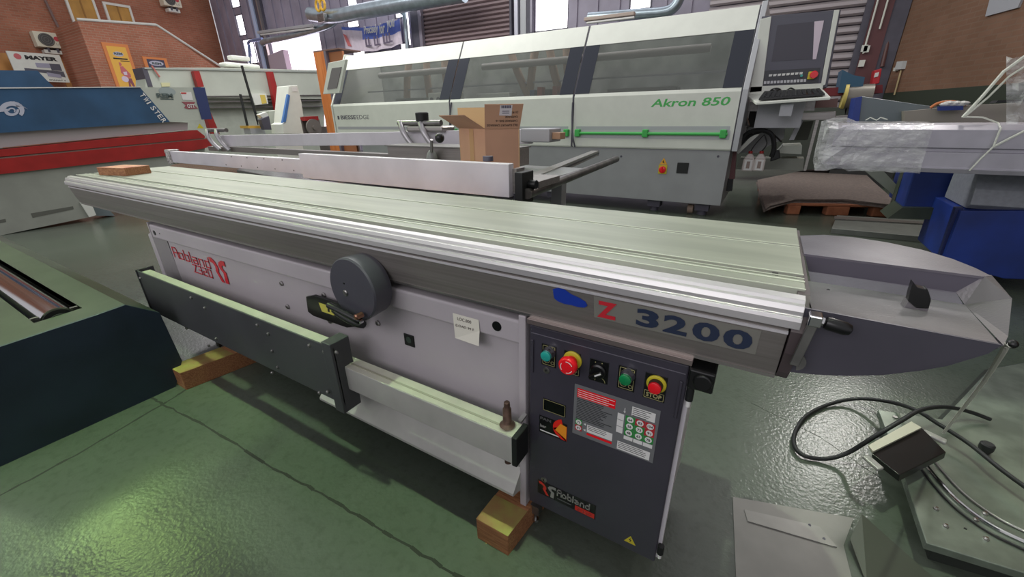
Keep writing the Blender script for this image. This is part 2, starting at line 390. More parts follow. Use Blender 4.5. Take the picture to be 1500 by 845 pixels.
# locking lever at carriage end
p0 = Vector((.014,-.480,.779)); lever = MB().box(.004,.020,-.492,-.470,.771,.788).build('lever_bracket', CHROME, saw, bev=.002)
MB().beam((.012,-.482,.775),(.004,-.480,.700),.012,.006,up=(0,1,0)).build('lever_arm', STEEL, lever, bev=.001)
MB().lathe((.018,-.482,.779),(1,0,-.16),[(0,.005),(.006,.005),(.007,.0085),(.012,.0095),(.030,.0095),(.036,.0075),(.038,.004)]).build('lever_grip', BLACK, lever, smooth=True)
MB().lathe((.0165,-.482,.779),(1,0,-.16),[(0,.0065),(.006,.0065)],n=8).build('lever_nut', CHROME, lever)
MB().prism([Vector((.008+.012*math.cos(a),-.470,.700+.014*math.sin(a))) for a in [PI*k/8-PI*.45 for k in range(9)]], (0,.006,0)).build('cam_disc', STEEL, lever)
# blue blob + Z 3200
dec = MB().prism([(-.316,-.4635,.737),(-.049,-.4635,.734),(-.045,-.457,.693),(-.313,-.457,.688)], (0,.0005,0))
yd = Vector((0,-.0065,.045)).normalized()
dcl = MB().hexa([(-.319,-.4573,.690),(-.046,-.4573,.690),(-.046,-.456,.690),(-.319,-.456,.690)],[(-.319,-.4666,.738),(-.046,-.4666,.738),(-.046,-.465,.738),(-.319,-.465,.738)]).build('number_decal', mat('decal_film',(146,144,137),.4,.3), bm_)
def onbeam(x, z, o=.0009): # outer skin of the decal
    return Vector((x, -.4573-(z-.690)*.0093/.048-o, z))
text('Z', onbeam(-.312,.6945), XP, onbeam(0,.73)-onbeam(0,.69), .0375, REDL, dcl, width=.037, bold=.04, label='red letter Z')
for k_, d_ in enumerate('3200'): text(d_, onbeam(-.2385+k_*.0475,.6955-.0005*k_), XP, onbeam(0,.73)-onbeam(0,.69), .0385, NAVY, dcl, width=.0395 if k_ < 2 else .042, bold=.035, label='navy numeral')
blob = [onbeam(x,z,.0004) for x,z in ((-.404,.735),(-.392,.741),(-.378,.740),(-.364,.732),(-.348,.728),(-.336,.722),(-.332,.714),(-.338,.708),(-.350,.706),(-.366,.707),(-.380,.706),(-.394,.709),(-.402,.714),(-.403,.722))]
MB().prism(blob, (0,-.0006,0)).build('blue_sticker', BLUEM, bm_)
# ---- body
YB = -.440
body = MB().box(-2.38,-.478,-.40,-.06,.085,.64).build('body', mat('body_shell',(96,94,94),.6), saw)
fp = thing
panel = MB().box(-2.31,-.50,-.424,-.40,.14,.63).build('body_panel', BODY, body, bev=.002)
panel['label'] = 'light grey recessed front panel'
MB().box(-2.39,-.478,YB-.006,-.41,.572,.632).build('top_flange', BODY, body, bev=.006, seg=3)
MB().box(-2.31,-.52,-.4265,-.4235,.562,.572).build('panel_groove', mat('panel_joint',(112,112,108),.6), panel)  # darker joint strip below the top flange
MB().box(-2.405,-2.397,YB-.006,-.30,.10,.640).build('end_flange', BODY, body, bev=.002)
mb = MB().hexa([(-2.397,-.444,.12),(-2.28,-.4245,.12),(-2.28,-.40,.12),(-2.397,-.40,.12)],[(-2.397,-.444,.572),(-2.32,-.4245,.572),(-2.32,-.40,.572),(-2.397,-.40,.572)]).build('corner_return', mat('body_return',(140,136,138),.45), body)
MB().box(-2.50,-2.415,-.43,-.25,.1,.575).build('side_cover', BODY, body, bev=.012, seg=3)
MB().box(-.492,-.474,-.452,-.40,.075,.650).build('right_edge_flange', BODY, body, bev=.002)
# lower shelf under rail
MB().prism([(-1.29,-.424,.14),(-.492,-.424,.14),(-.492,-.447,.115),(-1.29,-.447,.115)],(0,.004,.0)).build('lower_lip', BODY, body)
mb = MB().prism([(-1.28,-.425,.20),(-1.28,-.445,.20),(-1.28,-.49,.150),(-1.28,-.49,.142),(-1.28,-.425,.12)], (.79,0,0)); mb.build('chute_plate', mat('rail_front',()), body) if False else mb.build('chute_plate', RAILF, body)
# holes & bolts
MB().cyl((-.553,YB-.0072,.604),(-.553,YB-.004,.604),.0125,n=24).build('flange_hole', BLACK, body)
MB().cyl(ay(226,341,YB-.0072),ay(226,341,YB-.0072)+Vector((0,.003,0)),.011,n=20).build('flange_hole', BLACK, body)
MB().cyl(ay(229,341,YB-.0072)+Vector((.03,0,0)),ay(229,341,YB-.0072)+Vector((.03,.003,0)),.003,n=10).build('small_hole', BLACK, body)
for (u,v) in ((413,415),(422,449),(475,432),(484,470),(554,473)):
    p = ay(u,v,-.425); MB().lathe(p,(0,-1,0),[(0,.009),(.003,.009),(.006,.006)],n=8).build('bolt', STEEL, panel)
p = ay(600,498,-.4245); bx_ = MB().box(p.x-.019,p.x+.019,-.4275,-.424,p.z-.019,p.z+.019).build('badge', BLACK, panel, bev=.002)
MB().cyl((p.x,-.4275,p.z+.002),(p.x,-.4283,p.z+.002),.010,n=16).build('badge_disc', mat('badge_green',(52,66,58),.4), bx_)
MB().box(p.x-.013,p.x+.013,-.4281,-.4275,p.z-.015,p.z-.011).build('badge_line', mat('badge_green',()), bx_) if False else None
# logo in red: blocky strokes
def strokes(mb, segs, o, s, w, yv, sl=0):
    for (x0,z0,x1,z1) in segs:
        a = Vector((o[0]+(x0+sl*z0)*s[0], yv, o[1]+z0*s[1])); b = Vector((o[0]+(x1+sl*z1)*s[0], yv, o[1]+z1*s[1]))
        d = (b-a).normalized()
        mb.beam(a-d*w*.5, b+d*w*.5, w, .0012, up=(0,1,0))
BL = {'R':[(0,0,0,1),(0,1,.55,1),(.55,1,.7,.8),(.7,.8,.7,0),(0,.5,.7,.5)],'o':[(0,0,.6,0),(.6,0,.6,.6),(.6,.6,0,.6),(0,.6,0,0)],
 'b':[(0,0,0,1),(0,0,.6,0),(.6,0,.6,.6),(.6,.6,0,.6)],'l':[(0,0,0,1)],'a':[(0,.6,.6,.6),(.6,.6,.6,0),(.6,0,0,0),(0,0,0,.33),(0,.33,.6,.33)],
 'n':[(0,0,0,.6),(0,.6,.6,.6),(.6,.6,.6,0)],'d':[(.6,1,.6,0),(.6,0,0,0),(0,0,0,.6),(0,.6,.6,.6)],
 'Z':[(0,1,.65,1),(.65,1,.1,.1),(.0,0,.65,0)],'3':[(0,1,.6,1),(.6,1,.6,0),(.6,0,0,0),(.1,.5,.6,.5)],'2':[(0,1,.6,1),(.6,1,.6,.5),(.6,.5,0,.5),(0,.5,0,0),(0,0,.6,0)],'0':[(0,0,.6,0),(.6,0,.6,1),(.6,1,0,1),(0,1,0,0)]}
def blockword(word, o, cw, h, w, yv, adv=.85):
    mb = MB(); x = 0
    for ch in word:
        strokes(mb, BL[ch], (o[0]+x, o[1]), (cw, h), w, yv); x += cw*(.35 if ch == 'l' else adv+.08)
    return mb
blockword('Robland', (-2.262,.475), .056, .052, .0068, -.4275).build('red_maker_name', REDL, panel) if False else None
# placed on the panel between measured corners
lo_ = ay(262,377,-.4265); hi_ = ay(302,391,-.4265)
blockword('Robland', (-2.285,.492), .0565, .045, .0050, -.4265).build('maker_name', REDL, panel)
blockword('Z320', (-2.13,.448), .0455, .034, .0044, -.4265).build('model_number', REDL, panel)
def emblem(o, w, h, yv, th=-.0012):
    X = lambda p: Vector((o[0]+p[0]*w, yv, o[1]+p[1]*h))
    a = [(0,1),(.16,1),(.34,.88),(.46,.66),(.46,.5),(.40,.44),(.62,0),(.46,0),(.24,.46),(.28,.52),(.30,.66),(.20,.78),(.06,.80)]
    b = [(1,1),(.80,1),(.62,.90),(.54,.74),(.62,.58),(.74,.46),(.70,.0),(.90,.0),(.92,.50),(.78,.60),(.74,.70),(.80,.80),(1,.78)]
    return a, b, X
a, b, X = emblem((-1.958,.445), .122, .098, -.4262)
MB().prism([X(p) for p in a],(0,-.0012,0)).prism([X(p) for p in b],(0,-.0012,0)).build('maker_emblem', REDL, panel)
# sticky note
nt_ = MB().add([(-.681,-.4475,.608),(-.603,-.4475,.624-.016),(-.601,-.449,.58),(-.596,-.462,.546),(-.640,-.454,.541),(-.676,-.4515,.541),(-.679,-.449,.575)], [(0,6,2,1),(6,5,4,3,2)])
nt_.build('sticky_note', mat('cream_paper',(222,220,206),.8), panel, label='cream handwritten sticky note')
note = COL.objects[-1] if False else bpy.data.objects['sticky_note']
text('LOC.800', (-.667,-.4484,.5925), XP, ZP, .0085, mat('pencil',(118,112,105),.8), note, name='handwriting', width=.042)
text('(LOAD 99 F', (-.673,-.4496,.573), XP, ZP, .0085, mat('pencil',()) if False else MATS['pencil'], note, name='handwriting', width=.056)
# ---- handwheel
hw = MB().lathe((-.952,-.452,.640),(0,-1,0),[(0,.060),(.01,.084),(.055,.087),(.066,.087),(.070,.083),(.071,.03)],n=48).build('handwheel', mat('handwheel_grey',(74,74,82),.35,0,var=.03), saw, smooth=True)
MB().lathe((-.952,-.440,.640),(0,-1,0),[(0,.05),(.03,.05)],n=24).build('wheel_mount', BLACK, hw, smooth=True)
MB().lathe((-.976,-.523,.628),(0,-1,0),[(0,.009),(.002,.009),(.004,.006)],n=12).build('hub_bolt', STEEL, hw)
MB().cyl((-.976,-.523,.655),(-.976,-.5245,.655),.0025,n=8).build('wheel_hole', BLACK, hw)
pk = MB(); pk.tube([ay(u,v,-.5225) for u,v in ((532,475),(520,472),(503,463),(490,453))], .011, n=10); pk.build('handle_pocket', BLACK, hw, smooth=True)
h0 = ay(529,471,-.540); h1 = ay(480,446,-.548); hl_ = (h1-h0).length
kn = MB().lathe(h0,h1-h0,[(0,.007),(.004,.0095),(.02,.0095),(hl_*.6,.0085),(hl_-.004,.0088),(hl_,.006)],n=18).build('crank_handle', BLACK, hw, smooth=True)
MB().lathe(ay(521,465,-.552),(0,-1,0),[(-.02,.008),(0,.008),(.002,.005)],n=12).build('crank_screw', mat('copper_screw',(150,110,92),.3,.9), hw)
MB().lathe(ay(526,472,-.546),(0,-1,0),[(-.01,.006),(0,.006)],n=12).build('crank_screw', CHROME, hw)
sw = MB(); sp = [ay(u,v,-.445) for u,v in ((452,433),(463,431),(505,444),(530,463),(528,476),(512,478),(463,461),(455,455))]
sw.prism(sp, (0,-.010,0)); scale = sw.build('scale_window', BLACK, saw, bev=.001)
sp = [ay(u,v,-.4556) for u,v in ((467,443),(486,449),(490,462),(472,456))]
MB().prism(sp,(0,-.001,0)).build('yellow_scale', mat('scale_yellow',(200,196,84),.4), scale)
sp = [ay(u,v,-.4566) for u,v in ((480,449.5),(482.5,450),(483,457),(480.5,456.3))]
MB().prism(sp,(0,-.001,0)).build('scale_mark', INK, scale)
# ---- dark mounting plate
dp = MB().box(-2.366,-1.045,-.550,-.545,.255,.452).build('cover_plate', DARK2, saw, bev=.001)
dp['label'] = 'charcoal bolted cover plate'
MB().box(-2.350,-1.085,-.545,-.508,.262,.446).build('rail_core', RAILG, dp)
MB().box(-2.366,-2.360,-.555,-.49,.25,.456).build('plate_end', DARK2, dp)
MB().box(-1.085,-1.045,-.556,-.492,.225,.466).build('plate_bracket', DARK2, dp, bev=.002)
MB().box(-1.8,-1.7,-.545,-.44,.25,.265).box(-1.8,-1.7,-.47,-.42,.20,.265).build('plate_strut', DARK2, dp)
for (u,v) in ((206,407),(280,436),(300,451),(377,476),(393,489),(317,496),(306,506),(399,514),(453,506),(475,515),(407,538),(399,546),(468,575),(480,574),(493,516)):
    p = ay(u,v,-.551 if u < 476 else -.557); MB().lathe(p,(0,-1,0),[(-.002,.006),(.002,.006),(.005,.0035)],n=8).build('screw', STEEL, dp)
# ---- right guide rail
gr = MB().box(-1.10,-.470,-.524,-.474,.296,.374).build('guide_rail', RAILF, saw, bev=.001)
gr['label'] = 'pale square guide rail along the lower front'
MB().box(-1.10,-.470,-.523,-.475,.374,.376).build('rail_top', RAILG, gr)
MB().box(-1.10,-.485,-.506,-.500,.376,.3775).build('rail_slot', mat('rail_slot',(160,160,140),.6), gr)
MB().box(-.470,-.456,-.527,-.470,.293,.378).build('rail_end_cap', BLACKM, gr, bev=.002)
bt = MB().lathe((-.497,-.499,.376),(0,0,1),[(0,.016),(.006,.016)],n=6).build('locating_bolt', mat('nut_steel',(150,140,118),.4,.6), gr)
MB().lathe((-.497,-.499,.382),(0,0,1),[(0,.019),(.004,.012),(.006,.0105),(.046,.010),(.050,.0075),(.056,.0075),(.064,.007),(.066,.005)],n=18).build('stud', RUST, bt, smooth=True)
MB().lathe((-.497,-.499,.296),(0,0,-1),[(0,.009),(.03,.009)],n=14).build('stud_end', RUST, bt, smooth=True)
MB().beam((-.475,-.478,.385),(-.468,-.462,.400),.012,.004).build('clip', STEEL, gr)
# ---- control cabinet
cab = MB().box(-.468,-.142,-.432,-.12,.11,.642).build('control_cabinet', BODY, saw, bev=.002)
cab['label'] = 'charcoal control cabinet with row of push buttons'
YC = -.451
door = MB().box(-.464,-.138,YC,-.434,.104,.634).build('cabinet_door', DARK, cab, bev=.003, seg=3)
MB().box(-.466,-.134,-.46,-.434,.640,.652).build('cabinet_rim', mat('rim_aluminium',(150,138,134),.35,.7), cab, bev=.001)
MB().box(-.460,-.142,YC-.0012,YC,.615,.6165).build('door_fold', mat('door_fold',(110,108,118),.35), door)
for xx in (-.459,-.150): MB().box(xx,xx+.006,YC-.004,YC,.515,.600).build('door_grip_edge', DARK, door, bev=.0015)
YF = YC-.0006
def plate(x0, x1, z0, z1, m_=BLACK, name='button_plate', th=.0012, y=None, r=.003, parent=None, off=0):
    yy = (YC if y is None else y)-off
    return MB().box(x0, x1, yy-th, yy, z0, z1).build(name, m_, parent or door, bev=min(r,th*.9))
def ring2(mb, x0, x1, z0, z1, w, y):
    mb.box(x0,x1,y-.0004,y,z0,z0+w).box(x0,x1,y-.0004,y,z1-w,z1).box(x0,x0+w,y-.0004,y,z0,z1).box(x1-w,x1,y-.0004,y,z0,z1)
def circ(mb, x, z, r, w, y, n=16):
    for i in range(n):
        a0 = 2*PI*i/n; a1 = 2*PI*(i+1)/n
        mb.beam((x+r*math.cos(a0),y,z+r*math.sin(a0)),(x+r*math.cos(a1),y,z+r*math.sin(a1)),w,.0004,up=(0,1,0))
Yp = YC-.0013
CX = [-.416,-.362,-.303,-.246,-.191]
BZ = .572
def outline(x, parent, kind):
    mb = MB(); ring2(mb, x-.0145, x+.0145, BZ-.026, BZ+.022, .0009, Yp)
    if kind == 'd': circ(mb, x-.005, BZ-.014, .007, .0008, Yp); circ(mb, x+.009, BZ-.018, .0035, .0008, Yp)
    mb.build('plate_outline', CREAM, parent)
for i in (0, 3):
    x = CX[i]; pl = plate(x-.0175, x+.0175, BZ-.029, BZ+.025); outline(x, pl, 'd')
    bt_ = MB().lathe((x+.002,Yp,BZ+.008),(0,-1,0),[(0,.0145),(.006,.0145),(.010,.0125),(.016,.0125)],n=28).build('push_button', CHROME, door, smooth=True)
    MB().lathe((x+.002,Yp-.016,BZ+.008),(0,-1,0),[(0,.0115),(.005,.0115),(.006,.010)],n=28).build('button_cap', TEAL if i == 0 else GREENB, bt_, smooth=True)
x = CX[1]; pl = plate(x-.0185, x+.0185, BZ-.032, BZ+.024)
mb = MB(); ring2(mb, x-.0165, x+.0165, BZ-.030, BZ-.014, .0009, Yp); mb.build('plate_outline', CREAM, pl)
text('STOP', (x-.013,Yp,BZ-.0265), XP, ZP, .008, CREAM, pl, width=.026)
bt_ = MB().lathe((x+.002,Yp,BZ+.006),(0,-1,0),[(0,.0205),(.003,.0205),(.005,.017)],n=32).build('emergency_stop', YEL, door, smooth=True)
MB().lathe((x+.002,Yp-.004,BZ+.006),(0,-1,0),[(0,.012),(.014,.012),(.018,.020),(.025,.020),(.029,.017),(.030,.010)],n=32).build('mushroom_head', REDB, bt_, smooth=True)
mb = MB()
for a0 in (.5, 2.6, 4.7):
    for k in range(6):
        t0 = a0+k*.2; mb.beam((x+.002+.013*math.cos(t0),Yp-.0337,BZ+.006+.013*math.sin(t0)),(x+.002+.013*math.cos(t0+.22),Yp-.0337,BZ+.006+.013*math.sin(t0+.22)),.0016,.0008,up=(0,1,0))
mb.build('turn_arrows', WHITE, bt_)
x = CX[2]; pl = plate(x-.020, x+.020, BZ-.030, BZ+.022)
bt_ = MB().lathe((x,Yp,BZ-.002),(0,-1,0),[(0,.0165),(.006,.0165),(.008,.013),(.012,.013)],n=28).build('rotary_switch', BLACK, door, smooth=True)
MB().beam((x-.013,Yp-.016,BZ-.013),(x+.013,Yp-.016,BZ+.007),.009,.010,up=(0,1,0)).build('switch_lever', BLACK, bt_, bev=.002)
MB().beam((x-.001,Yp-.0215,BZ-.003),(x+.011,Yp-.0215,BZ+.006),.003,.0008,up=(0,1,0)).build('switch_mark', WHITE, bt_)
mb = MB(); circ(mb, x+.002, BZ-.026, .010, .0008, Yp, n=16); 
mb = MB()
for k in range(8):
    a0 = PI*k/8; a1 = PI*(k+1)/8; mb.beam((x+.004+.011*math.cos(a0),Yp,BZ-.028+.010*math.sin(a0)),(x+.004+.011*math.cos(a1),Yp,BZ-.028+.010*math.sin(a1)),.0008,.0004,up=(0,1,0))
for xx,zz in ((-.008,.016),(.006,.017),(-.015,-.012)): mb.box(x+xx-.001,x+xx+.001,Yp-.0004,Yp,BZ+zz-.001,BZ+zz+.001)
mb.build('plate_outline', CREAM, pl)
x = CX[4]; pl = plate(x-.0205, x+.0205, BZ-.032, BZ+.026)
mb = MB(); ring2(mb, x-.0185, x+.0185, BZ-.030, BZ-.013, .0009, Yp); mb.build('plate_outline', CREAM, pl)
text('STOP', (x-.0145,Yp,BZ-.0265), XP, ZP, .0095, CREAM, pl, width=.029, bold=.02)
bt_ = MB().lathe((x+.002,Yp,BZ+.007),(0,-1,0),[(0,.0185),(.003,.0185),(.005,.0165)],n=32).build('stop_button', YEL, door, smooth=True)
MB().lathe((x+.002,Yp-.004,BZ+.007),(0,-1,0),[(0,.0135),(.010,.0130)],n=28).build('button_collar', mat('button_collar',(60,36,34),.5), bt_, smooth=True)
MB().lathe((x+.002,Yp-.0135,BZ+.007),(0,-1,0),[(0,.0118),(.005,.0118),(.006,.010)],n=28).build('button_cap', REDB, bt_, smooth=True)
for z in (.531,.204):
    lk = MB().lathe((-.421,YC,z),(0,-1,0),[(0,.008),(.002,.008),(.003,.0055)],n=20).build('door_lock', STEEL, door, smooth=True)
    MB().box(-.4222,-.4198,YC-.0036,YC-.003,z-.003,z+.003).build('key_slot', BLACK, lk)
# display and its card
pl = plate(-.428,-.371,.420,.454, mat('display_glass',(10,14,12),.15), 'display')
mb = MB(); ring2(mb,-.4265,-.3725,.4215,.4525,.0008,Yp); mb.build('display_outline', CREAM, pl)
# colourful card
pl = plate(-.439,-.364,.349,.4115-.012+.0, BLACK, 'round_logo_card') if False else plate(-.437,-.366,.352,.402, BLACK, 'logo_card')
mb = MB(); pts = [(-.366,Yp,.353)]+[Vector((-.368+.033*math.cos(a), Yp, .384+.030*math.sin(a))) for a in [PI*.62+PI*.86*k/10 for k in range(11)]]+[(-.366,Yp,.398)]
MB().prism([Vector(p) for p in pts],(0,-.0003,0)).build('red_circle', mat('card_red',(226,40,30),.4), pl)
pts = [(-.3665,Yp-.0004,.360),(-.395,Yp-.0004,.376),(-.382,Yp-.0004,.399),(-.3665,Yp-.0004,.396)]
MB().prism([Vector(p) for p in pts],(0,-.0003,0)).build('orange_patch', mat('card_orange',(236,150,40),.4), pl)
text('PAN', (-.434,Yp,.391), XP, ZP, .008, mat('faint_print',(90,90,90),.5), pl, width=.028, bold=.02)
text('bar', (-.434,Yp,.369), XP, ZP, .008, SILV, pl, width=.016, bold=.03)
MB().box(-.434,-.385,Yp-.0003,Yp,.3575,.3605).build('caption_line', WHITE, pl)
# speed chart label
lab = plate(-.353,-.174,.386,.520, PLABEL, 'speed_chart', th=.001)
Yl = YC-.0011
def sl(u, v): return ay(u, v, Yl)
def rct(mb, x0, x1, z0, z1, y=None, th=.0003):
    y = Yl if y is None else y; mb.box(x0,x1,y-th,y,z0,z1)
W_ = MB(); 
MB().box(-.346,-.262,Yl-.0003,Yl,.489,.512).build('red_notice', REDB, lab)
mb = MB()
for k in range(4): rct(mb,-.344,-.264-.012*(k%2),.508-k*.0052-.0006,.508-k*.0052+.0006,Yl-.0004)
mb.build('notice_lines', WHITE, lab)
mb = MB(); z = .485
while z > .432:
    x1 = -.262-random.uniform(0,.03); rct(mb,-.346,x1,z-.0007,z+.0007); z -= .0044
mb.build('print_lines', INK, lab)
for (a0,a1,b0,b1) in ((-.319,-.262,.404,.424),(-.228,-.182,.488,.510),(-.250,-.182,.390,.4115)): MB().box(a0,a1,Yl-.0003,Yl,b0,b1).build('white_box', WHITE, lab)
mb = MB()
for (a0,a1,zt_,n_) in ((-.317,-.266,.421,3),(-.226,-.186,.507,5),(-.248,-.186,.4085,4)):
    for k in range(n_): rct(mb,a0,a1-random.uniform(0,.014),zt_-k*.0045-.0006,zt_-k*.0045+.0006,Yl-.0003)
mb.build('print_lines', INK, lab)
MB().box(-.319,-.262,Yl-.0003,Yl,.3955,.4015).build('red_notice', REDB, lab)
GR_ = mat('chart_green',(40,140,60),.5); RD_ = mat('chart_red',(185,35,45),.5)
cx = [-.229,-.209,-.189]; cz = [.4755,.4585,.4415]
cells = [['64','83','104'],['56','73','91'],['48','63','78']]; redc = {(0,1),(0,2),(1,2)}
for i in range(3):
    for j in range(3):
        cc = MB().box(cx[j]-.0096,cx[j]+.0096,Yl-.0003,Yl,cz[i]-.0081,cz[i]+.0081).build('chart_cell', RD_ if (i,j) in redc else GR_, lab)
        MB().lathe((cx[j],Yl-.0003,cz[i]),(0,-1,0),[(0,.0070),(.0003,.0070)],n=20).build('number_disc', WHITE, cc)
        wd = .010 if len(cells[i][j]) == 3 else .0075
        text(cells[i][j], (cx[j]-wd/2,Yl-.0006,cz[i]-.003), XP, ZP, .006, INK, cc, width=wd, bold=.02, th=.0003)
mb = MB()
for i in range(3): rct(mb,-.2555,-.242,cz[i]-.0078,cz[i]+.0078)
for j in range(3): rct(mb,cx[j]-.0092,cx[j]+.0092,.4225,.4315)
mb.build('chart_scales', WHITE, lab)
for i, s_ in enumerate(('400','300','250')): text(s_, (-.2535,Yl-.0003,cz[i]-.0025), XP, ZP, .005, INK, lab, width=.009, th=.0003) if False else None
for k, s_ in ((0,'73'),(1,'91')):
    z = .4225-k*.016; cc = MB().box(-.3465,-.331,Yl-.0003,Yl,z-.0075,z+.0075).build('chart_cell', (GR_,RD_)[k], lab)
    MB().lathe((-.3388,Yl-.0003,z),(0,-1,0),[(0,.0064),(.0003,.0064)],n=20).build('number_disc', WHITE, cc)
    text(s_, (-.3422,Yl-.0006,z-.0027), XP, ZP, .0054, INK, cc, width=.007, bold=.02, th=.0003)
mb = MB()
for z in (.4225,.4065): mb.prism([(-.3275,Yl,z),(-.322,Yl,z+.003),(-.322,Yl,z-.003)],(0,-.0003,0))
mb.prism([(-.242,Yl,.487),(-.2445,Yl,.492),(-.2395,Yl,.492)],(0,-.0003,0)).box(-.2427,-.2413,Yl-.0003,Yl,.49,.500)
mb.build('arrows', WHITE, lab)
# maker badge bottom
pl = plate(-.441,-.270,.128,.181, BLACK, 'maker_badge') if False else None
xd = Vector((1,0,-.0)).normalized()
pl = plate(-.439,-.283,.150,.196, mat('badge_black',(24,24,26),.3), 'maker_badge')
a, b, X = emblem((-.436,.155), .048, .038, Yp)
MB().prism([X(p) for p in a],(0,-.0004,0)).build('red_emblem', mat('emblem_red',(200,50,40),.4), pl)
MB().prism([X(p) for p in b],(0,-.0004,0)).build('grey_emblem', SILV, pl)
blockword('Robland', (-.383,.173), .0150, .019, .0028, Yp-.0002).build('maker_name', SILV, pl)
MB().box(-.335,-.285,Yp-.0004,Yp,.152,.167).build('red_bar', mat('emblem_red',()) if False else MATS['emblem_red'], pl)
text('Z320', (-.330,Yp-.0004,.155), XP, ZP, .009, mat('dull_red_print',(150,60,52),.5), pl, width=.038)
MB().box(-.383,-.345,Yp-.0004,Yp,.160,.163).build('caption_line', MATS['faint_print'], pl)
wt = MB().prism([(-.210,YC,.128),(-.183,YC,.128),(-.1965,YC,.151)],(0,-.0008,0)).build('shock_warning_sign', YEL, door)
MB().prism([(-.1955,YC-.0009,.146),(-.1995,YC-.0009,.138),(-.1965,YC-.0009,.138),(-.1975,YC-.0009,.131),(-.1930,YC-.0009,.139),(-.1960,YC-.0009,.139)],(0,-.0004,0)).build('bolt_symbol', INK, wt)
# hinges, plug at side
for z0, z1 in ((.560,.590),(.135,.160)):
    hg = MB().cyl((-.130,-.446,z0),(-.130,-.446,z1),.007,n=14).build('hinge', BLACKM, cab, smooth=True)
    MB().cyl((-.130,-.446,z0-.014),(-.130,-.446,z0),.0045,n=12).build('hinge_pin', WHITE, hg, smooth=True)
MB().box(-.138,-.130,-.440,-.42,.11,.60).build('cabinet_side_edge', WBAR, cab)
MB().box(-.136,-.094,-.470,-.420,.600,.640).cyl((-.112,-.475,.62),(-.112,-.42,.62),.016).build('side_connector', BLACK, cab, bev=.003)
# feet
for (xx, yy) in ((-.455,-.430),(-2.2,-.40),(-2.2,-.1),(-.455,-.1)):
    f_ = MB().box(xx-.012,xx+.014,yy-.010,yy+.012,.045,.075).lathe((xx,yy,.045),(0,0,-1),[(0,.004),(.03,.004)],n=10).build('levelling_foot', STEEL, body)
    MB().lathe((xx,yy,.02),(0,0,-1),[(0,.010),(.008,.010)],n=6).build('foot_nut', CHROME, f_)
# wooden blocks
def timber(name, quad, z0, z1, label, painted=None, shear=0):
    pts = [Vector((q[0], q[1], z0)) for q in quad]
    o = MB().hexa(pts, [p+Vector((0,0,z1-z0)) for p in pts]).build(name, WOOD, bev=.002, label=label, cat='wood block')
    if painted:
        t0, t1, m_ = painted
        a = pts[0].lerp(pts[3], t0); b = pts[1].lerp(pts[2], t0); c = pts[1].lerp(pts[2], t1); d = pts[0].lerp(pts[3], t1)
        zt = Vector((0,0,z1-z0)); e = Vector((0,0,.0008))
        MB().hexa([a+zt,b+zt,c+zt,d+zt],[a+zt+e,b+zt+e,c+zt+e,d+zt+e]).build('painted_patch', m_, o)
    return o
timber('timber_block', [(-.570,-.549),(-.472,-.549),(-.448,-.30),(-.562,-.30)], 0, .0745, 'short pine block with yellow painted end under the saw beside the control cabinet', (.0,.35,WOODY))
timber('timber_block', [(-2.125,-.632),(-2.020,-.632),(-1.955,-.24),(-2.075,-.24)], 0, .083, 'long yellow and brown timber block under the far left end of the saw', (.0,.5,WOODY))
timber('timber_block', [(-3.03,-.375),(-2.84,-.325),(-2.88,-.205),(-3.06,-.25)], T, T+.038, 'red stained wood offcut lying on the far left end of the saw carriage', (.0,.999,WOODR))
MB().prism([az(706,788,0),az(722,789,0),az(712,797,0)],(0,0,.002)).build('wood_splinter', WOODY, label='small yellow wood splinter on the floor in front of the right timber block', cat='splinter')

# ================================================= CROSSCUT TABLE BEHIND THE CARRIAGE
ct = thing('crosscut_table', (-1.6,.5,0), 'crosscut table with long white aluminium fence bars behind the carriage', 'crosscut table')
def cpart(mb, n, m_, **kw): return mb.build(n, m_, ct, **kw)
fb = cpart(MB().box(-2.095,-.872,.140,.175,.776,.894), 'front_fence', WBAR, bev=.002)
fb['label'] = 'tall white aluminium front bar'
cpart(MB().box(-3.63,-2.05,.175,.215,.788,.862), 'front_extension', WBAR, bev=.002)
mb = MB()
for k in range(9): mb.box(-2.9+k*.085,-2.894+k*.085,.1738,.175,.80+.05*(k%2),.806+.05*(k%2))
cpart(mb, 'scale_marks', INK)
cpart(MB().box(-3.66,-3.60,.165,.235,.778,.872), 'worn_end_cap', mat('chipped_white',(190,186,182),.5,.2,var=.4,scale=60), bev=.006)
cpart(MB().box(-.855,-.822,.150,.235,.752,.866), 'corner_bracket', BLACKM, bev=.003)
cpart(MB().box(-.872,-.855,.165,.225,.79,.876), 'bar_end', ALU)
cpart(MB().box(-.90,-.80,.24,.42,.800,.826), 'hinge_block', ALUF, bev=.002)
cpart(MB().box(-2.10,-.86,.175,.235,.765,.785), 'lower_web', COLM)
cpart(MB().box(-2.05,-.88,.235,.90,.792,.800), 'table_plate', mat('table_grey',(150,152,152),.3,.5,var=.05), bev=.001)
mb = MB()
p0 = az(762,266,.80); p1 = az(872,222,.80)
side = MB().beam(p0+Vector((0,0,-.01)), p1+Vector((0,0,-.01)), .05, .035)
cpart(side, 'side_profile', ALU, bev=.002)
cpart(MB().beam(p0+Vector((.028,0,-.010)), p1+Vector((.028,0,-.010)), .006, .010), 'profile_slot', BLACK)
cpart(MB().beam(p1+Vector((-.0,0,-.01)), p1+Vector((-.003,.006,-.01)), .054, .039), 'profile_cap', COLM)
p0 = az(772,284,.79); p1 = az(903,233,.79)
cpart(MB().cyl(p0, p1, .019, n=20), 'round_tube', mat('worn_tube',(106,102,100),.35,.8,var=.25,scale=15), smooth=True)
cpart(MB().lathe((-.822,.20,.82),(1,0,0),[(0,.016),(.03,.016)],n=16), 'tube_knob', BLACK, smooth=True)
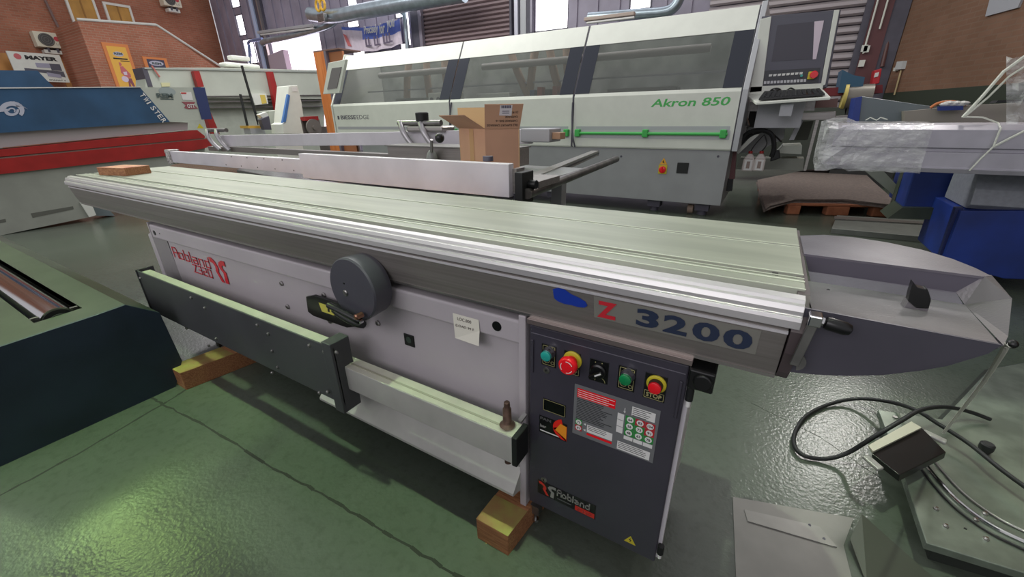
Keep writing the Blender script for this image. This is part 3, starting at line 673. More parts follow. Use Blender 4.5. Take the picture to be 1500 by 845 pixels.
cpart(MB().cyl((-1.0,.2,.894),(-1.0,.2,.912),.020), 'stop_cap', COLM, smooth=True)
# steel table plate beneath the bars and its plywood edge
cpart(MB().box(-2.9,-.95,.02,.135,.755,.762), 'ply_strip', mat('ply_edge',(190,150,120),.6))
mt = MB().prism([(-3.05,.30,.735),(-1.6,.04,.735),(-1.2,.04,.735),(-1.2,1.1,.735),(-2.7,1.1,.735)],(0,0,.02))
saw_table = mt.build('saw_table', mat('polished_cast_iron',(140,142,142),.18,.95,var=.08,scale=5), saw, bev=.003, label='polished cast iron main table')
# upper fence, slightly sagging to the left
uf = ay(322,198.5,1.0); ub = ay(327,214.7,1.0); vf = ay(775,189,1.0); vb = ay(775,211,1.0)
ubar = MB().hexa([ub, Vector((vb.x,1.0,vb.z)), Vector((vb.x,1.05,vb.z)), ub+Vector((0,.05,0))],[uf, Vector((vf.x,1.0,vf.z)), Vector((vf.x,1.05,vf.z)), uf+Vector((0,.05,0))])
cpart(ubar, 'rear_fence', WBAR, bev=.003, label='long white rear fence with two flip stops')
cpart(MB().box(ub.x-.3,-2.3,1.0,1.08,ub.z-.045,ub.z-.004), 'rear_extension', ALUF)
cpart(MB().box(-1.30,-1.12,.97,1.12,.915,.985), 'fence_end_block', EBT, bev=.006)
cpart(MB().box(-1.12,-1.07,1.0,1.07,.93,.965), 'fence_end_plug', mat('tan_plug',(176,140,110),.6), bev=.004)
def flip(x, z, n, k=1.35):
    def arm(dx): return MB().tube([(x+dx-.03*k,.975,z+.035*k),(x+dx+.0,.950,z+.0),(x+dx+.035*k,.955,z-.05*k),(x+dx+.08*k,.975,z-.095*k)], .014*k, n=12)
    o = cpart(arm(0), 'flip_stop', mat('stop_alu',(178,176,178),.35,.6), smooth=True)
    arm(.13*k).build('stop_arm', MATS['stop_alu'], o, smooth=True)
    MB().cyl((x-.05*k,.985,z+.036*k),(x+.22*k,.985,z+.036*k),.013*k,n=12).build('stop_pivot', STEEL, o, smooth=True)
    return o
flip(uf.x-.12, uf.z+.0, 1)
q = ay(598,187,1.0); o = flip(q.x, q.z-.02, 0)
MB().box(q.x+.02,q.x+.32,.96,1.09,q.z-.025,q.z+.012).build('stop_body', ALU, o, bev=.01)
MB().lathe((q.x+.13,1.0,q.z+.012),(0,0,1),[(0,.016),(.02,.018),(.03,.040),(.075,.042),(.08,.036)],n=20).build('stop_knob', BLACKM, o, smooth=True)
# profile with ball lever
a = ay(567,214,.62); b = ay(672,209,.62)
prof_ = MB().box(a.x,-1.15,.62,.80,a.z-.085,a.z)
cpart(prof_, 'cross_profile', ALUF, bev=.002)
cpart(MB().box(a.x-.01,-1.15,.61,.82,a.z,a.z+.006), 'profile_cover', mat('cover_grey',(120,118,114),.4,.4))
c = ay(632,224,.58)
lv = cpart(MB().lathe((c.x,.58,.80),(0,0,1),[(0,.032),(.05,.030),(.075,.024),(.09,.012)],n=18), 'clamp_casting', mat('cast_grey',(120,122,120),.5), smooth=True)
MB().cyl((c.x+.01,.57,.88),(c.x+.035,.55,.945),.008,n=10).build('clamp_lever', STEEL, lv, smooth=True)
k_ = ay(644,202,.55); MB().ball(k_, .024, n=20).build('ball_knob', BLACK, lv, smooth=True)
for (x,y) in ((-2.0,.85),(-1.0,.85),(-1.0,.3)):
    cpart(MB().box(x-.03,x+.03,y-.03,y+.03,0,.79), 'leg', EBT, bev=.003)
# ----------------------------------------------------------------- cardboard box
A_ = az(672,188,1.0); B_ = az(710,189,1.0); C_ = az(761,188,1.0); D_ = A_+C_-B_
bx = thing('cardboard_box', (B_.x,B_.y,.80), 'open brown cardboard box with shipping label and black handwriting on its flap', 'box')
BZ0 = .801
def wall_(p, q, n, m_, t=.004):
    d = (q-p).normalized(); s_ = Vector((-d.y,d.x,0))*t
    P = lambda v, z: Vector((v.x, v.y, z))
    return MB().hexa([P(p,BZ0),P(q,BZ0),P(q+s_,BZ0),P(p+s_,BZ0)],[P(p,1),P(q,1),P(q+s_,1),P(p+s_,1)]).build(n, m_, bx)
wall_(A_,B_,'side_panel',CARD); wall_(B_,C_,'side_panel',CARD_SHADE); wall_(C_,D_,'side_panel',CARDI); wall_(D_,A_,'side_panel',CARDI)
MB().prism([Vector((p.x,p.y,BZ0)) for p in (A_,B_,C_,D_)],(0,0,.004)).build('bottom_panel', CARDI, bx)
def flap(p, q, out, up, n, m_, spread=0):
    d = (q-p).normalized(); o_ = Vector(out)
    p2 = p+o_-d*spread; q2 = q+o_+d*spread
    th = Vector((0,0,.003))
    return MB().hexa([p,q,q2,p2],[p+th,q+th,q2+th,p2+th]).build(n, m_, bx)
dAB = (B_-A_).normalized(); dBC = (C_-B_).normalized()
nAB = Vector((dAB.y,-dAB.x,0)); nBC = Vector((dBC.y,-dBC.x,0))
f1 = flap(A_,B_,Vector((nAB.x*.10,nAB.y*.10,.055)),0,'flap',CARD_SHADE)
# flap beside the label, opened up and outward
def flapq(p, q, q2, p2, n, m_):
    nn = (q-p).cross(p2-p).normalized()*.003
    return MB().hexa([p,q,q2,p2],[p+nn,q+nn,q2+nn,p2+nn]).build(n, m_, bx)
up_ = .098
p2 = B_+nBC*.035+Vector((0,0,up_)); q2 = C_+nBC*.035+Vector((0,0,up_))+dBC*.012
f2 = flapq(B_+Vector((0,0,.001)), C_+Vector((0,0,.001)), q2, p2, 'flap', CARD_SHADE)
f3 = flapq(D_, A_, A_-dAB*.0-nBC*.03+Vector((0,0,.09)), D_-nBC*.03+Vector((0,0,.09)), 'flap', CARDI)
ux = (C_-B_).normalized(); uy = (p2-B_).normalized(); uo = ux.cross(uy)
F2 = lambda s, t: B_+ux*s+uy*t
L2 = (C_-B_).length; H2 = (p2-B_).length
UO = uo*.0032
MB().prism([F2(.062,.058)+UO, F2(.115,.056)+UO, F2(.118,.100)+UO, F2(.066,.100)+UO], uo*.0008).build('shipping_label', mat('label_white',(205,200,205),.5), f2)
lb = bpy.data.objects['shipping_label']
mb = MB()
UO = uo*.0041
for k in range(13): mb.prism([p+UO for p in (F2(.070+k*.0033,.088),F2(.0715+k*.0033+.0008*(k%3),.088),F2(.0715+k*.0033+.0008*(k%3),.099),F2(.070+k*.0033,.099))], uo*.0005)
for k in range(2): mb.prism([p+UO for p in (F2(.075,.066+k*.008),F2(.105,.066+k*.008),F2(.105,.069+k*.008),F2(.075,.069+k*.008))], uo*.0005)
mb.build('bar_lines', mat('label_ink',(80,76,100),.6), lb)
for i, (s_, w_, r_) in enumerate((('DL2 SUPPORT CARRIAGE',.135,.012),('CARRIAGE BAR 16',.095,.030),('CARRIAGE',.055,.047),('D197',.030,.066))):
    text(s_, F2(L2-.010+(-.0), r_+.009), -ux, -uy, .0095, INK, f2, name='handwriting', width=min(w_, L2-.02), off=.0033, th=.0006)
tp_ = (A_+B_)/2; e_ = dAB*.018
MB().prism([Vector((v.x,v.y,z))+nAB*.0006 for v,z in ((tp_-e_,.80),(tp_+e_,.80),(tp_+e_,.999),(tp_-e_,.999))], nAB*.0006).build('tape_strip', TAPE, bx)

# ============================================================== EDGE BANDER
EY = 3.70
eb = thing('edge_banding_machine', (-3.4,4.3,0), 'long white edge banding machine with smoked windows and green rail', 'woodworking machine')
XL, XR = -6.45, -.42
MB().box(-5.9,-.435,3.73,4.9,.135,.70).build('base', EBG, eb, bev=.004)
prof = [(4.9,.70),(EY+.02,.70),(EY,.72),(EY,1.23),(EY+.02,1.27),(4.9,1.27)]
seams = [XL, -3.985, -2.155, XR]
for i in range(3):
    x0, x1 = seams[i]+.012, seams[i+1]-.012
    pn = MB().prism([(x0,y,z) for y,z in ((EY+.06,.695),(EY+.01,.695),(EY,.71),(EY,1.235),(EY+.015,1.27),(EY+.06,1.27))],(x1-x0,0,0)).build('hood_panel', EBW, eb, bev=.003)
    # recess and green rail
    MB().box(x0+.04,x1-.04,EY-.002,EY+.01,.885,.925).build('rail_recess', EBT, pn)
    if x1 > -3.9:
        rl = MB().cyl((x0+.05,EY-.035,.852),(x1-.05,EY-.035,.852),.016,n=14).build('grab_rail', GRN, pn, smooth=True)
        MB().box(x0+.03,x1-.03,EY-.004,EY+.004,.80,.885).build('rail_backing', mat('rail_backing',(186,188,190),.4), pn)
        for xx in ([x0+.07, (x0+x1)/2, x1-.09] if x1 > -1 else [x0+.07, x1-.05]):
            MB().box(xx-.03,xx+.03,EY-.055,EY+.005,.815,.895).build('rail_bracket', GRN, pn, bev=.008)
    # window with dark borders, leaning back
    W0 = Vector((0,EY+.015,1.27)); W1 = Vector((0,EY+.28,1.78)); W2 = Vector((0,EY+.40,2.0))
    def Pw(x, t, o=0): p = W0.lerp(W1, t); return Vector((x, p.y-o*.88, p.z+o*.46))
    bw = .17
    gl = MB().hexa([Pw(x0,0,-.012),Pw(x1,0,-.012),Pw(x1,0),Pw(x0,0)],[Pw(x0,1,-.012),Pw(x1,1,-.012),Pw(x1,1),Pw(x0,1)]).build('window_pane', GLASS, pn)
    MB().hexa([Pw(x0,0,0),Pw(x0+bw,0,0),Pw(x0+bw,0,.003),Pw(x0,0,.003)],[Pw(x0,1,0),Pw(x0+bw,1,0),Pw(x0+bw,1,.003),Pw(x0,1,.003)]).build('window_border', DKGL, pn)
    MB().hexa([Pw(x1-bw,0,0),Pw(x1,0,0),Pw(x1,0,.003),Pw(x1-bw,0,.003)],[Pw(x1-bw,1,0),Pw(x1,1,0),Pw(x1,1,.003),Pw(x1-bw,1,.003)]).build('window_border', DKGL, pn)
    MB().hexa([Vector((x0,W1.y,W1.z)),Vector((x1,W1.y,W1.z)),Vector((x1,W1.y+.05,W1.z)),Vector((x0,W1.y+.05,W1.z))],[Vector((x0,W2.y,W2.z)),Vector((x1,W2.y,W2.z)),Vector((x1,W2.y+.05,W2.z)),Vector((x0,W2.y+.05,W2.z))]).build('top_fascia', EBW, pn, bev=.003)
    MB().box(x1+.002,x1+.02,EY+.01,EY+.03,.70,1.27).hexa([Pw(x1+.002,0,-.03),Pw(x1+.02,0,-.03),Pw(x1+.02,0,-.01),Pw(x1+.002,0,-.01)],[Vector((x1+.002,W2.y+.03,W2.z)),Vector((x1+.02,W2.y+.03,W2.z)),Vector((x1+.02,W2.y+.01,W2.z)),Vector((x1+.002,W2.y+.01,W2.z))]).build('door_seal', COLM, pn)
MB().box(XL,XR,W2.y+.02,W2.y+.16,1.965,1.995).build('roof', EBW, eb)
MB().box(XL,XR,4.85,4.9,.7,1.96).build('back_panel', INTER, eb)
MB().box(XL+.02,XR-.02,EY+.06,4.85,1.16,1.2).build('work_table', INTER, eb)
sidep = [(EY-.01,.69),(EY-.01,1.25),(EY+.29,1.80),(EY+.41,2.03),(4.95,2.03),(4.95,.69)]
MB().prism([(XR,y,z) for y,z in sidep],(.05,0,0)).build('side_panel', EBT, eb, bev=.004)
MB().prism([(XL-.03,y,z) for y,z in sidep],(.03,0,0)).build('side_panel', EBW, eb, bev=.004)
for (x, n) in ((-5.2,0),(-3.1,1),(-1.6,2)):
    MB().cyl((x-.75,4.35,1.70),(x+.75,4.35,1.70),.045,n=12).build('light_tube', mat('lamp_tube',(190,186,180),.4), eb, smooth=True)
for (x, dx) in ((-5.35,-.15),(-4.98,.02),(-4.62,.06),(-4.35,-.12),(-3.45,.35),(-3.05,-.1),(-2.85,.22),(-2.6,.1),(-2.45,-.12)):
    MB().tube([(x,4.45,1.90),(x+dx*.4,4.42,1.60),(x+dx,4.45,1.2)],.055,n=10).build('extraction_hose', HOSE, eb, smooth=True)
mb = MB()
dv = MB().box(-4.62,-4.10,4.0,4.2,1.2,1.38).build('drive_unit', EBW, eb, bev=.01)
for k in range(4): MB().cyl((-4.55+k*.125,3.998,1.29),(-4.55+k*.125,3.985,1.29),.03,n=12).build('dial', COLM, dv, smooth=True)
MB().box(-3.75,-3.2,4.0,4.2,1.2,1.34).build('motor_housing', EBW, eb, bev=.01)
for k, c_ in enumerate(((60,80,120),(150,60,50),(60,60,60),(150,70,60),(90,90,90))):
    MB().box(-2.95+k*.11,-2.88+k*.11,4.1,4.2,1.2,1.36+.03*(k%2)).build('valve_block', mat('valve_%s' % 'abcde'[k], c_, .5), eb, bev=.005)
for x in (-5.0,-1.5): MB().box(x-.4,x+.4,4.1,4.3,1.2,1.33).build('carriage_block', mat('block_grey',(120,118,116),.5), eb, bev=.01)
MB().box(XL+.1,XR-.1,4.40,4.43,1.46,1.48).build('inner_beam', EBT, eb)
for x in (-.62,-1.14,-2.45,-3.6,-4.9,-5.7): 
    MB().box(x-.07,x+.07,3.80,3.95,.05,.135).cyl((x,3.87,0),(x,3.87,.05),.05,n=14).build('machine_foot', COLM, eb)
MB().cyl((-.77,3.86,.052),(-.71,3.86,.052),.05,n=20).build('transport_wheel', mat('wheel_tan',(150,130,115),.6), eb, smooth=True)
# text and fittings
p = ay(953,157,EY); p2_ = ay(1069,152,EY); text('Akron 850', (p.x,EY,p.z), XP, ZP, .078, GRN, eb, width=p2_.x-p.x, bold=.02, shear=.15)
p = ay(495,175,EY); MB().box(p.x,p.x+.045,EY-.001,EY,p.z,p.z+.055).build('square_logo', COLM, eb)
pe = ay(541,175,EY).x; wb = (pe-p.x-.08)
text('BIESSE', (p.x+.08,EY,p.z), XP, ZP, .06, COLM, eb, width=wb*.55, bold=.03)
text('EDGE', (p.x+.08+wb*.58,EY,p.z), XP, ZP, .06, COLM, eb, width=wb*.42)
YB2 = 3.73
p = ay(971,247,YB2); sw_ = MB().box(p.x-.045,p.x+.045,YB2-.01,YB2,p.z-.055,p.z+.04).build('switch_plate', YEL, eb)
MB().lathe((p.x,YB2-.01,p.z-.008),(0,-1,0),[(0,.036),(.02,.036),(.025,.030)],n=24).build('main_switch', REDB, sw_, smooth=True)
MB().box(p.x-.008,p.x+.008,YB2-.045,YB2-.03,p.z-.035,p.z+.02).build('switch_grip', REDB, sw_)
p = ay(972,238,YB2); w_ = MB().prism([(p.x-.042,YB2,p.z-.02),(p.x+.042,YB2,p.z-.02),(p.x,YB2,p.z+.05)],(0,-.003,0)).build('warning_triangle', mat('warn_orange',(230,170,50),.5), eb)
MB().prism([(p.x-.003,YB2-.0035,p.z+.03),(p.x-.012,YB2-.0035,p.z+.004),(p.x+.012,YB2-.0035,p.z-.008),(p.x+.002,YB2-.0035,p.z+.012)],(0,-.001,0)).build('warning_symbol', INK, w_)
p = ay(1000,246,YB2); vg = MB().box(p.x-.058,p.x+.058,YB2-.012,YB2,p.z-.055,p.z+.055).build('fan_grille', BLACKM, eb, bev=.004)
for u, v in ((910,229),(1052,229)):
    p = ay(u,v,YB2); MB().cyl((p.x,YB2,p.z),(p.x,YB2-.006,p.z),.012,n=12).build('panel_lock', COLM, eb)
MB().tube([ay(839,150,EY-.01),ay(838,175,EY-.02),ay(839,200,EY-.05),ay(842,215,EY-.03)],.010,n=8).build('seal_strip', COLM, eb, smooth=True)
MB().tube([ay(661,150,EY-.01),ay(659,170,EY-.02),ay(659,188,EY-.02)],.010,n=8).build('seal_strip', COLM, eb, smooth=True)
# side window frame at left end
fr = [ay(u,v,3.62) for u,v in ((481,92),(506,87),(497,136),(473,138))]
inn = [ay(u,v,3.61) for u,v in ((486,100),(500,98),(493,129),(479,131))]
fo = MB().prism(fr,(0,.05,0)).build('end_frame', EBW, eb, bev=.005)
MB().prism(inn,(0,.03,0)).build('end_window', mat('smoked_panel',(120,116,116),.2), fo)

# --------------------------------------------------------- operator console
CY = 3.95
con = thing('control_console', (-.1,4.1,1.13), 'dark operator console with screen, white side rails and red stop button on the edge bander', 'control panel')
def poly(pts, y, d, n, m_, parent, **kw): return MB().prism([ay(u,v,y) for u,v in pts],(0,d,0)).build(n, m_, parent, **kw)
poly(((1116,24),(1232,14),(1212,128),(1097,132)),CY,.30,'console_body',mat('console_grey',(84,84,96),.45),con,bev=.004)
poly(((1125,27),(1221,19),(1201,121),(1114,126)),CY-.006,.006,'front_panel',mat('console_face',(78,78,92),.4),con)
poly(((1114,28),(1130,24),(1116,134),(1097,136)),CY-.02,.06,'side_rail',EBW,con,bev=.003)
poly(((1222,15),(1230,14),(1209,124),(1202,127)),CY-.02,.06,'side_rail',EBW,con,bev=.003)
poly(((1098,127),(1206,122),(1205,132),(1095,139)),CY-.02,.08,'bottom_rail',EBW,con,bev=.003)
poly(((1139,37),(1207,30),(1196,86),(1130,90)),CY-.009,.003,'screen',mat('screen_glass',(66,64,76),.45),con)
poly(((1193,31.5),(1207,30),(1195.5,86.5),(1190.5,87)),CY-.011,.002,'screen_sheet',mat('pale_film',(212,196,210),.3),con)
mb = MB()
pk_ = poly(((1114,104),(1202,99),(1199,121),(1113,125)),CY-.008,.002,'key_panel',mat('key_panel_dark',(44,46,54),.4),con)
for k in range(8):
    u = 1129+k*6.4; poly(((u-2.5,109-k*.45),(u+2.5,108.6-k*.45),(u+1.5,111.8-k*.45),(u-3,112.3-k*.45)),CY-.014,.006,'soft_key',WHITE,pk_)
for k in range(13):
    u = 1121+k*4.85; poly(((u-1.8,119-k*.25),(u+1.8,118.8-k*.25),(u+1.4,122.8-k*.25),(u-2.2,123-k*.25)),CY-.014,.006,'key',mat('key_grey',(200,200,206),.5),pk_)
p = ay(1174,111,CY-.01); MB().cyl(p,p+Vector((0,-.02,0)),.011,n=12).build('green_button', TEAL, con, smooth=True)
p = ay(1190,110,CY-.01); MB().box(p.x-.035,p.x+.02,CY-.03,CY-.01,p.z-.035,p.z+.03).build('stop_plate', YEL, con, bev=.006)
MB().lathe((p.x+.01,CY-.03,p.z),(0,-1,0),[(0,.018),(.02,.02),(.03,.032),(.04,.028)],n=20).build('stop_button', REDB, con, smooth=True)
MB().box(-.28,.12,4.06,4.18,.90,1.25).build('console_support', EBT, con)
def TT(u, v, t, o=0): p = ay(u, v, 3.60+.33*t); p.z += o; return p
tq = [TT(1108,150,0),TT(1217,142,0),TT(1206,131,1),TT(1094,139,1)]
ty = tq[0]
tray = thing('keyboard_tray', (ty.x,ty.y,ty.z), 'white sloping keyboard shelf below the operator console', 'shelf')
MB().prism([q_-Vector((0,0,.022)) for q_ in tq],(0,0,.022)).build('shelf_board', EBW, tray, bev=.004)
MB().box(tq[0].x+.2,tq[0].x+.3,tq[0].y+.1,tq[0].y+.2,tq[0].z-.12,tq[0].z-.02).build('shelf_bracket', EBT, tray)
kq = [TT(1111,147.5,.06,.002),TT(1208,140.5,.06,.002),TT(1200,132.5,.85,.002),TT(1119,136.5,.85,.002)]
kb = thing('keyboard', (kq[0].x,kq[0].y,kq[0].z), 'black computer keyboard on the white shelf under the console', 'keyboard')
MB().prism([q_ for q_ in kq],(0,0,.018)).build('keyboard_base', BLACK, kb, bev=.003)
for r__ in range(4):
    t = .14+r__*.22
    a = kq[0].lerp(kq[3],t); b = kq[1].lerp(kq[2],t); n_ = 12
    for k in range(n_):
        p = a.lerp(b,(k+.6)/(n_+.2)); MB().box(p.x-.012,p.x+.012,p.y-.014,p.y+.014,p.z+.014,p.z+.026).build('key', mat('key_black',(38,40,42),.4), kb)
p = TT(1136,133,.95); ms = MB().ball((p.x,p.y,p.z),.055,(.9,.75,.5),16).build('computer_mouse', BLACK, smooth=True, label='black computer mouse behind the keyboard on the console shelf', cat='mouse')
MB().tube([TT(1150,134,.9),TT(1158,129,.95),TT(1165,132,.9)],.006,n=6).build('mouse_cable', BLACK, ms, smooth=True)

# ------------------------------------ feed frame and conveyor right of the edge bander
ff = thing('feed_conveyor', (.1,5.0,0), 'grey feed frame with hoses and aluminium conveyor to the right of the edge bander', 'conveyor')
def fpoly(pts, y, d, n, m_, **kw): return poly(pts, y, d, n, m_, ff, **kw)
poly(((1080,155),(1238,158),(1234,248),(1072,248)),6.9,.3,'rear_casing',mat('casing_green_grey',(74,80,72),.6),ff)
fpoly(((1098,149),(1195,148),(1193,162),(1095,163)),4.25,.12,'cross_beam',STEEL)
fpoly(((1195,147),(1228,144),(1226,157),(1193,158)),4.25,.12,'copper_beam',mat('brown_beam',(120,88,82),.5))
fpoly(((1090,163),(1150,162),(1146,186),(1085,186)),4.55,.03,'dark_panel',BLACKM)  # black sheet below the cross beam
fpoly(((1168,166),(1225,163),(1224,176),(1166,176)),4.4,.2,'conveyor_profile',ALU,bev=.004)
fpoly(((1224,170),(1250,168),(1250,173),(1224,175)),4.4,.08,'round_bar',ALU,bev=.004)
fpoly(((1083,184),(1151,184),(1148,203),(1125,214),(1110,224),(1074,224)),4.60,.03,'guard_sheet',EBG)
fpoly(((1147,214),(1175,213),(1174,226),(1138,224)),4.4,.5,'tray_side',TGREY)
fpoly(((1084,232),(1178,232),(1176,250),(1080,246)),4.5,.25,'lower_beam',CONC)
fpoly(((1074,219),(1079,219),(1076,262),(1068,262)),3.95,.06,'post',PINKR)
fpoly(((1066,262),(1074,262),(1072,280),(1063,280)),3.95,.06,'post_foot',BLACKM)
fpoly(((1170,176),(1177,176),(1163,205),(1156,205)),4.45,.05,'arm',EBT)
fpoly(((1195,176),(1200,176),(1181,250),(1177,250)),4.35,.04,'upright',ALU)
fpoly(((1153,170),(1168,170),(1166,187),(1152,186)),4.35,.08,'motor',BLACKM,bev=.01)
fpoly(((1166,178),(1192,177),(1183,205),(1158,206)),4.7,.03,'dark_gap',mat('dark_green_grey',(60,64,54),.6))
for k, pts in enumerate((((1079,214),(1095,195),(1115,191),(1130,197),(1134,215),(1130,230)),((1079,219),(1098,200),(1118,192)),((1082,211),(1103,194),(1125,192),(1145,208)),((1112,186),(1115,175),(1124,172)),((1134,186),(1140,175),(1133,163)))):
    q = [ay(u,v,4.15+.05*k) for u,v in pts]; MB().tube(q,(.022,.012,.008,.012,.010)[k],n=8).build('hose', BLACKM if k < 3 else STEEL, ff, smooth=True)
MB().tube([ay(1092,172,4.3),ay(1095,184,4.3),ay(1093,186,4.3)],.02,n=8).build('bent_pipe', STEEL, ff, smooth=True)
fpoly(((1130,222),(1142,220),(1143,232),(1128,237)),4.15,.08,'valve',BLACKM,bev=.01)
fpoly(((1104,195),(1112,197),(1082,225),(1078,224)),4.2,.02,'air_lance',EBW)
for i, u in enumerate((1094,1110)):
    base = ay(u,250,4.05); top_ = ay(u+1,221,4.05); h = top_.z-base.z
    bo = thing('fluid_bottle', base, ('left','right')[i]+' of the two white bottles with red caps hanging beside the edge bander', 'bottle')
    MB().box(base.x-.052,base.x+.052,4.0,4.1,base.z,base.z+h*.62).hexa([(base.x-.052,4.0,base.z+h*.62),(base.x+.052,4.0,base.z+h*.62),(base.x+.052,4.1,base.z+h*.62),(base.x-.052,4.1,base.z+h*.62)],[(base.x-.018,4.03,base.z+h*.88),(base.x+.018,4.03,base.z+h*.88),(base.x+.018,4.07,base.z+h*.88),(base.x-.018,4.07,base.z+h*.88)]).build('bottle_body', BOTT, bo, bev=.012)
    MB().cyl((base.x,4.05,base.z+h*.88),(base.x,4.05,base.z+h),.020,n=14).build('cap', RED, bo, smooth=True)
    fo = MB().box(base.x-.032,base.x+.036,3.996,4.0,base.z+.01,base.z+h*.58).build('label_frame', WHITE, bo)
    MB().box(base.x-.014,base.x+.018,3.993,3.996,base.z+.03,base.z+h*.5).build('level_window', mat('fluid_dark',(150,132,124),.3), bo)
    MB().tube([(base.x,4.05,base.z+h),(base.x+.03,4.06,base.z+h+.07),(base.x+.09-.1*i,4.08,base.z+h+.16)],.006,n=6).build('feed_tube', BLACKM, bo, smooth=True)

# ------------------------------------------------ pallet and felt sheets
pl_ = thing('wooden_pallet', (.7,4.4,0), 'wooden pallet carrying brown felt sheets behind the saw', 'pallet')
a = az(1152,314,0); b = az(1298,318,0)
dx = (b-a).normalized(); dn = Vector((-dx.y,dx.x,0))
def pb(s0,s1,t0,t1,z0,z1): 
    q = [a+dx*s0+dn*t0, a+dx*s1+dn*t0, a+dx*s1+dn*t1, a+dx*s0+dn*t1]
    return MB().hexa([p+Vector((0,0,z0)) for p in q],[p+Vector((0,0,z1)) for p in q])
Lp = (b-a).length
for i, (s0,s1) in enumerate(((0,.13),(Lp*.40,Lp*.40+.22),(Lp-.14,Lp+.02))):
    for t0 in (0,.42,.84): pb(s0,s1,t0,t0+.10,0,.10).build('block', PALW, pl_, bev=.012)
for t0 in (0,.2,.42,.64,.84): pb(-.02,Lp+.05,t0,t0+.11,.10,.125).build('deck_board', PALW, pl_, bev=.003)
random.seed(8)
z = .127
outl = [(1122,306,-.075),(1128,301,-.06),(1168,290,0),(1240,290.5,0),(1318,300,-.02),(1300,284,0),(1262,248,0),(1190,246,0),(1112,262,-.01),(1115,286,-.04)]
for k in range(5):
    j = [Vector((random.uniform(-.03,.03),random.uniform(-.03,.03),0)) for _ in outl]
    P = []
    for i,(u,v,dz) in enumerate(outl):
        q_ = az(u,v,.178+dz)+j[i]*(1 if k < 4 else 0); q_.z = z+dz*.9; P.append(q_)
    n = len(P); c1_ = (P[2]+P[8])/2+Vector((0,0,0)); c1_.z = z; c2_ = (P[3]+P[6])/2; c2_.z = z
    th = Vector((0,0,.0075)); V_ = P+[c1_,c2_]; m2 = len(V_)
    tri = [(0,1,n),(1,2,n),(2,3,n+1),(2,n+1,n),(3,4,n+1),(4,5,n+1),(5,6,n+1),(6,7,n+1),(7,8,n),(7,n,n+1),(8,9,n),(9,0,n)]
    mb = MB(); mb.add(V_+[p+th for p in V_], [(i,(i+1)%n,m2+(i+1)%n,m2+i) for i in range(n)]+[tuple(reversed(t)) for t in tri]+[tuple(m2+i for i in t) for t in tri])
    mb.build('felt_sheet', FELT, label=('lowest brown felt sheet, lying directly on the wooden pallet','second lowest brown felt sheet on the wooden pallet','middle brown felt sheet of the stack on the wooden pallet','second brown felt sheet from the top of the pallet stack','topmost brown felt sheet of the stack on the pallet')[k], cat='felt sheet', group='felt sheets on the pallet')
    z += .0085

# ------------------------------------------------ wrapped beam machine at right
WY = 2.2
wm = thing('wrapped_beam', (.9,2.4,.7), 'grey machine beam wrapped in clear shrink film at the right', 'machine beam')
zt = ay(1300,190,WY).z; zb = ay(1300,250,WY).z; x0 = ay(1222,200,WY).x
MB().prism([(x0,WY,zb),(x0,WY-.01,zb+.025),(x0,WY,zb+.03),(x0,WY,zb+.11),(x0,WY+.015,zb+.115),(x0,WY+.015,zb+.13),(x0,WY,zb+.135),(x0,WY,zt),(x0,WY+.06,zt+.025),(x0,WY+.36,zt+.03),(x0,WY+.36,zb)],(1.7,0,0)).build('beam_body', mat('beam_grey',(176,174,184),.35,.3,var=.04), wm, bev=.002)
mb = MB(); random.seed(3)
nx, nz = 10, 10
ring = [(WY-.012,zb-.006),(WY-.018,zb+.05),(WY-.012,zb+.1),(WY-.016,zb+.15),(WY-.012,zt+.004),(WY+.06,zt+.034),(WY+.2,zt+.04),(WY+.37,zt+.036),(WY+.38,zb+.05),(WY+.37,zb-.006)]
vs = []; fs = []
for i in range(nx):
    x = x0-.05+i*.055
    for (y, z) in ring:
        jj = .030 if i < 3 else .005
        vs.append((x+random.uniform(-.01,.01), y+random.uniform(-jj,jj*.3), z+random.uniform(-jj,jj)))
n = len(ring)
for i in range(nx-1):
    for k in range(n): fs.append((i*n+k,i*n+(k+1)%n,(i+1)*n+(k+1)%n,(i+1)*n+k))
fs.append(tuple(range(n)))
mb.add(vs, fs); mb.build('shrink_film', PLAST, wm)
for pts, r_ in ((((1410,171),(1440,172),(1462,180),(1466,188),(1455,215),(1437,232),(1420,250)),.006),(((1455,215),(1478,203),(1500,192),(1525,180)),.008),(((1410,172),(1440,140),(1470,105),(1500,83),(1530,75)),.011),(((1412,172),(1448,142),(1478,112),(1500,98)),.007),(((1268,176),(1275,172),(1284,176),(1290,172),(1300,175)),.004)):
    MB().tube([ay(u,v,WY-.02 if v > 185 else WY+.1) for u,v in pts], r_*.75, n=7, smooth=1).build('twisted_film', PLAST2, wm, smooth=False)
mb = MB(); vs = []; fs = []
for i in range(7):
    for j in range(9):
        p = ay(1474+i*9, 84+j*12+random.uniform(-2,2), WY+.18+random.uniform(-.02,.02)); vs.append(p)
for i in range(6):
    for j in range(8): fs.append((i*9+j,(i+1)*9+j,(i+1)*9+j+1,i*9+j+1))
mb.add(vs, fs); cf = mb.build('hanging_film', PLAST, wm); 
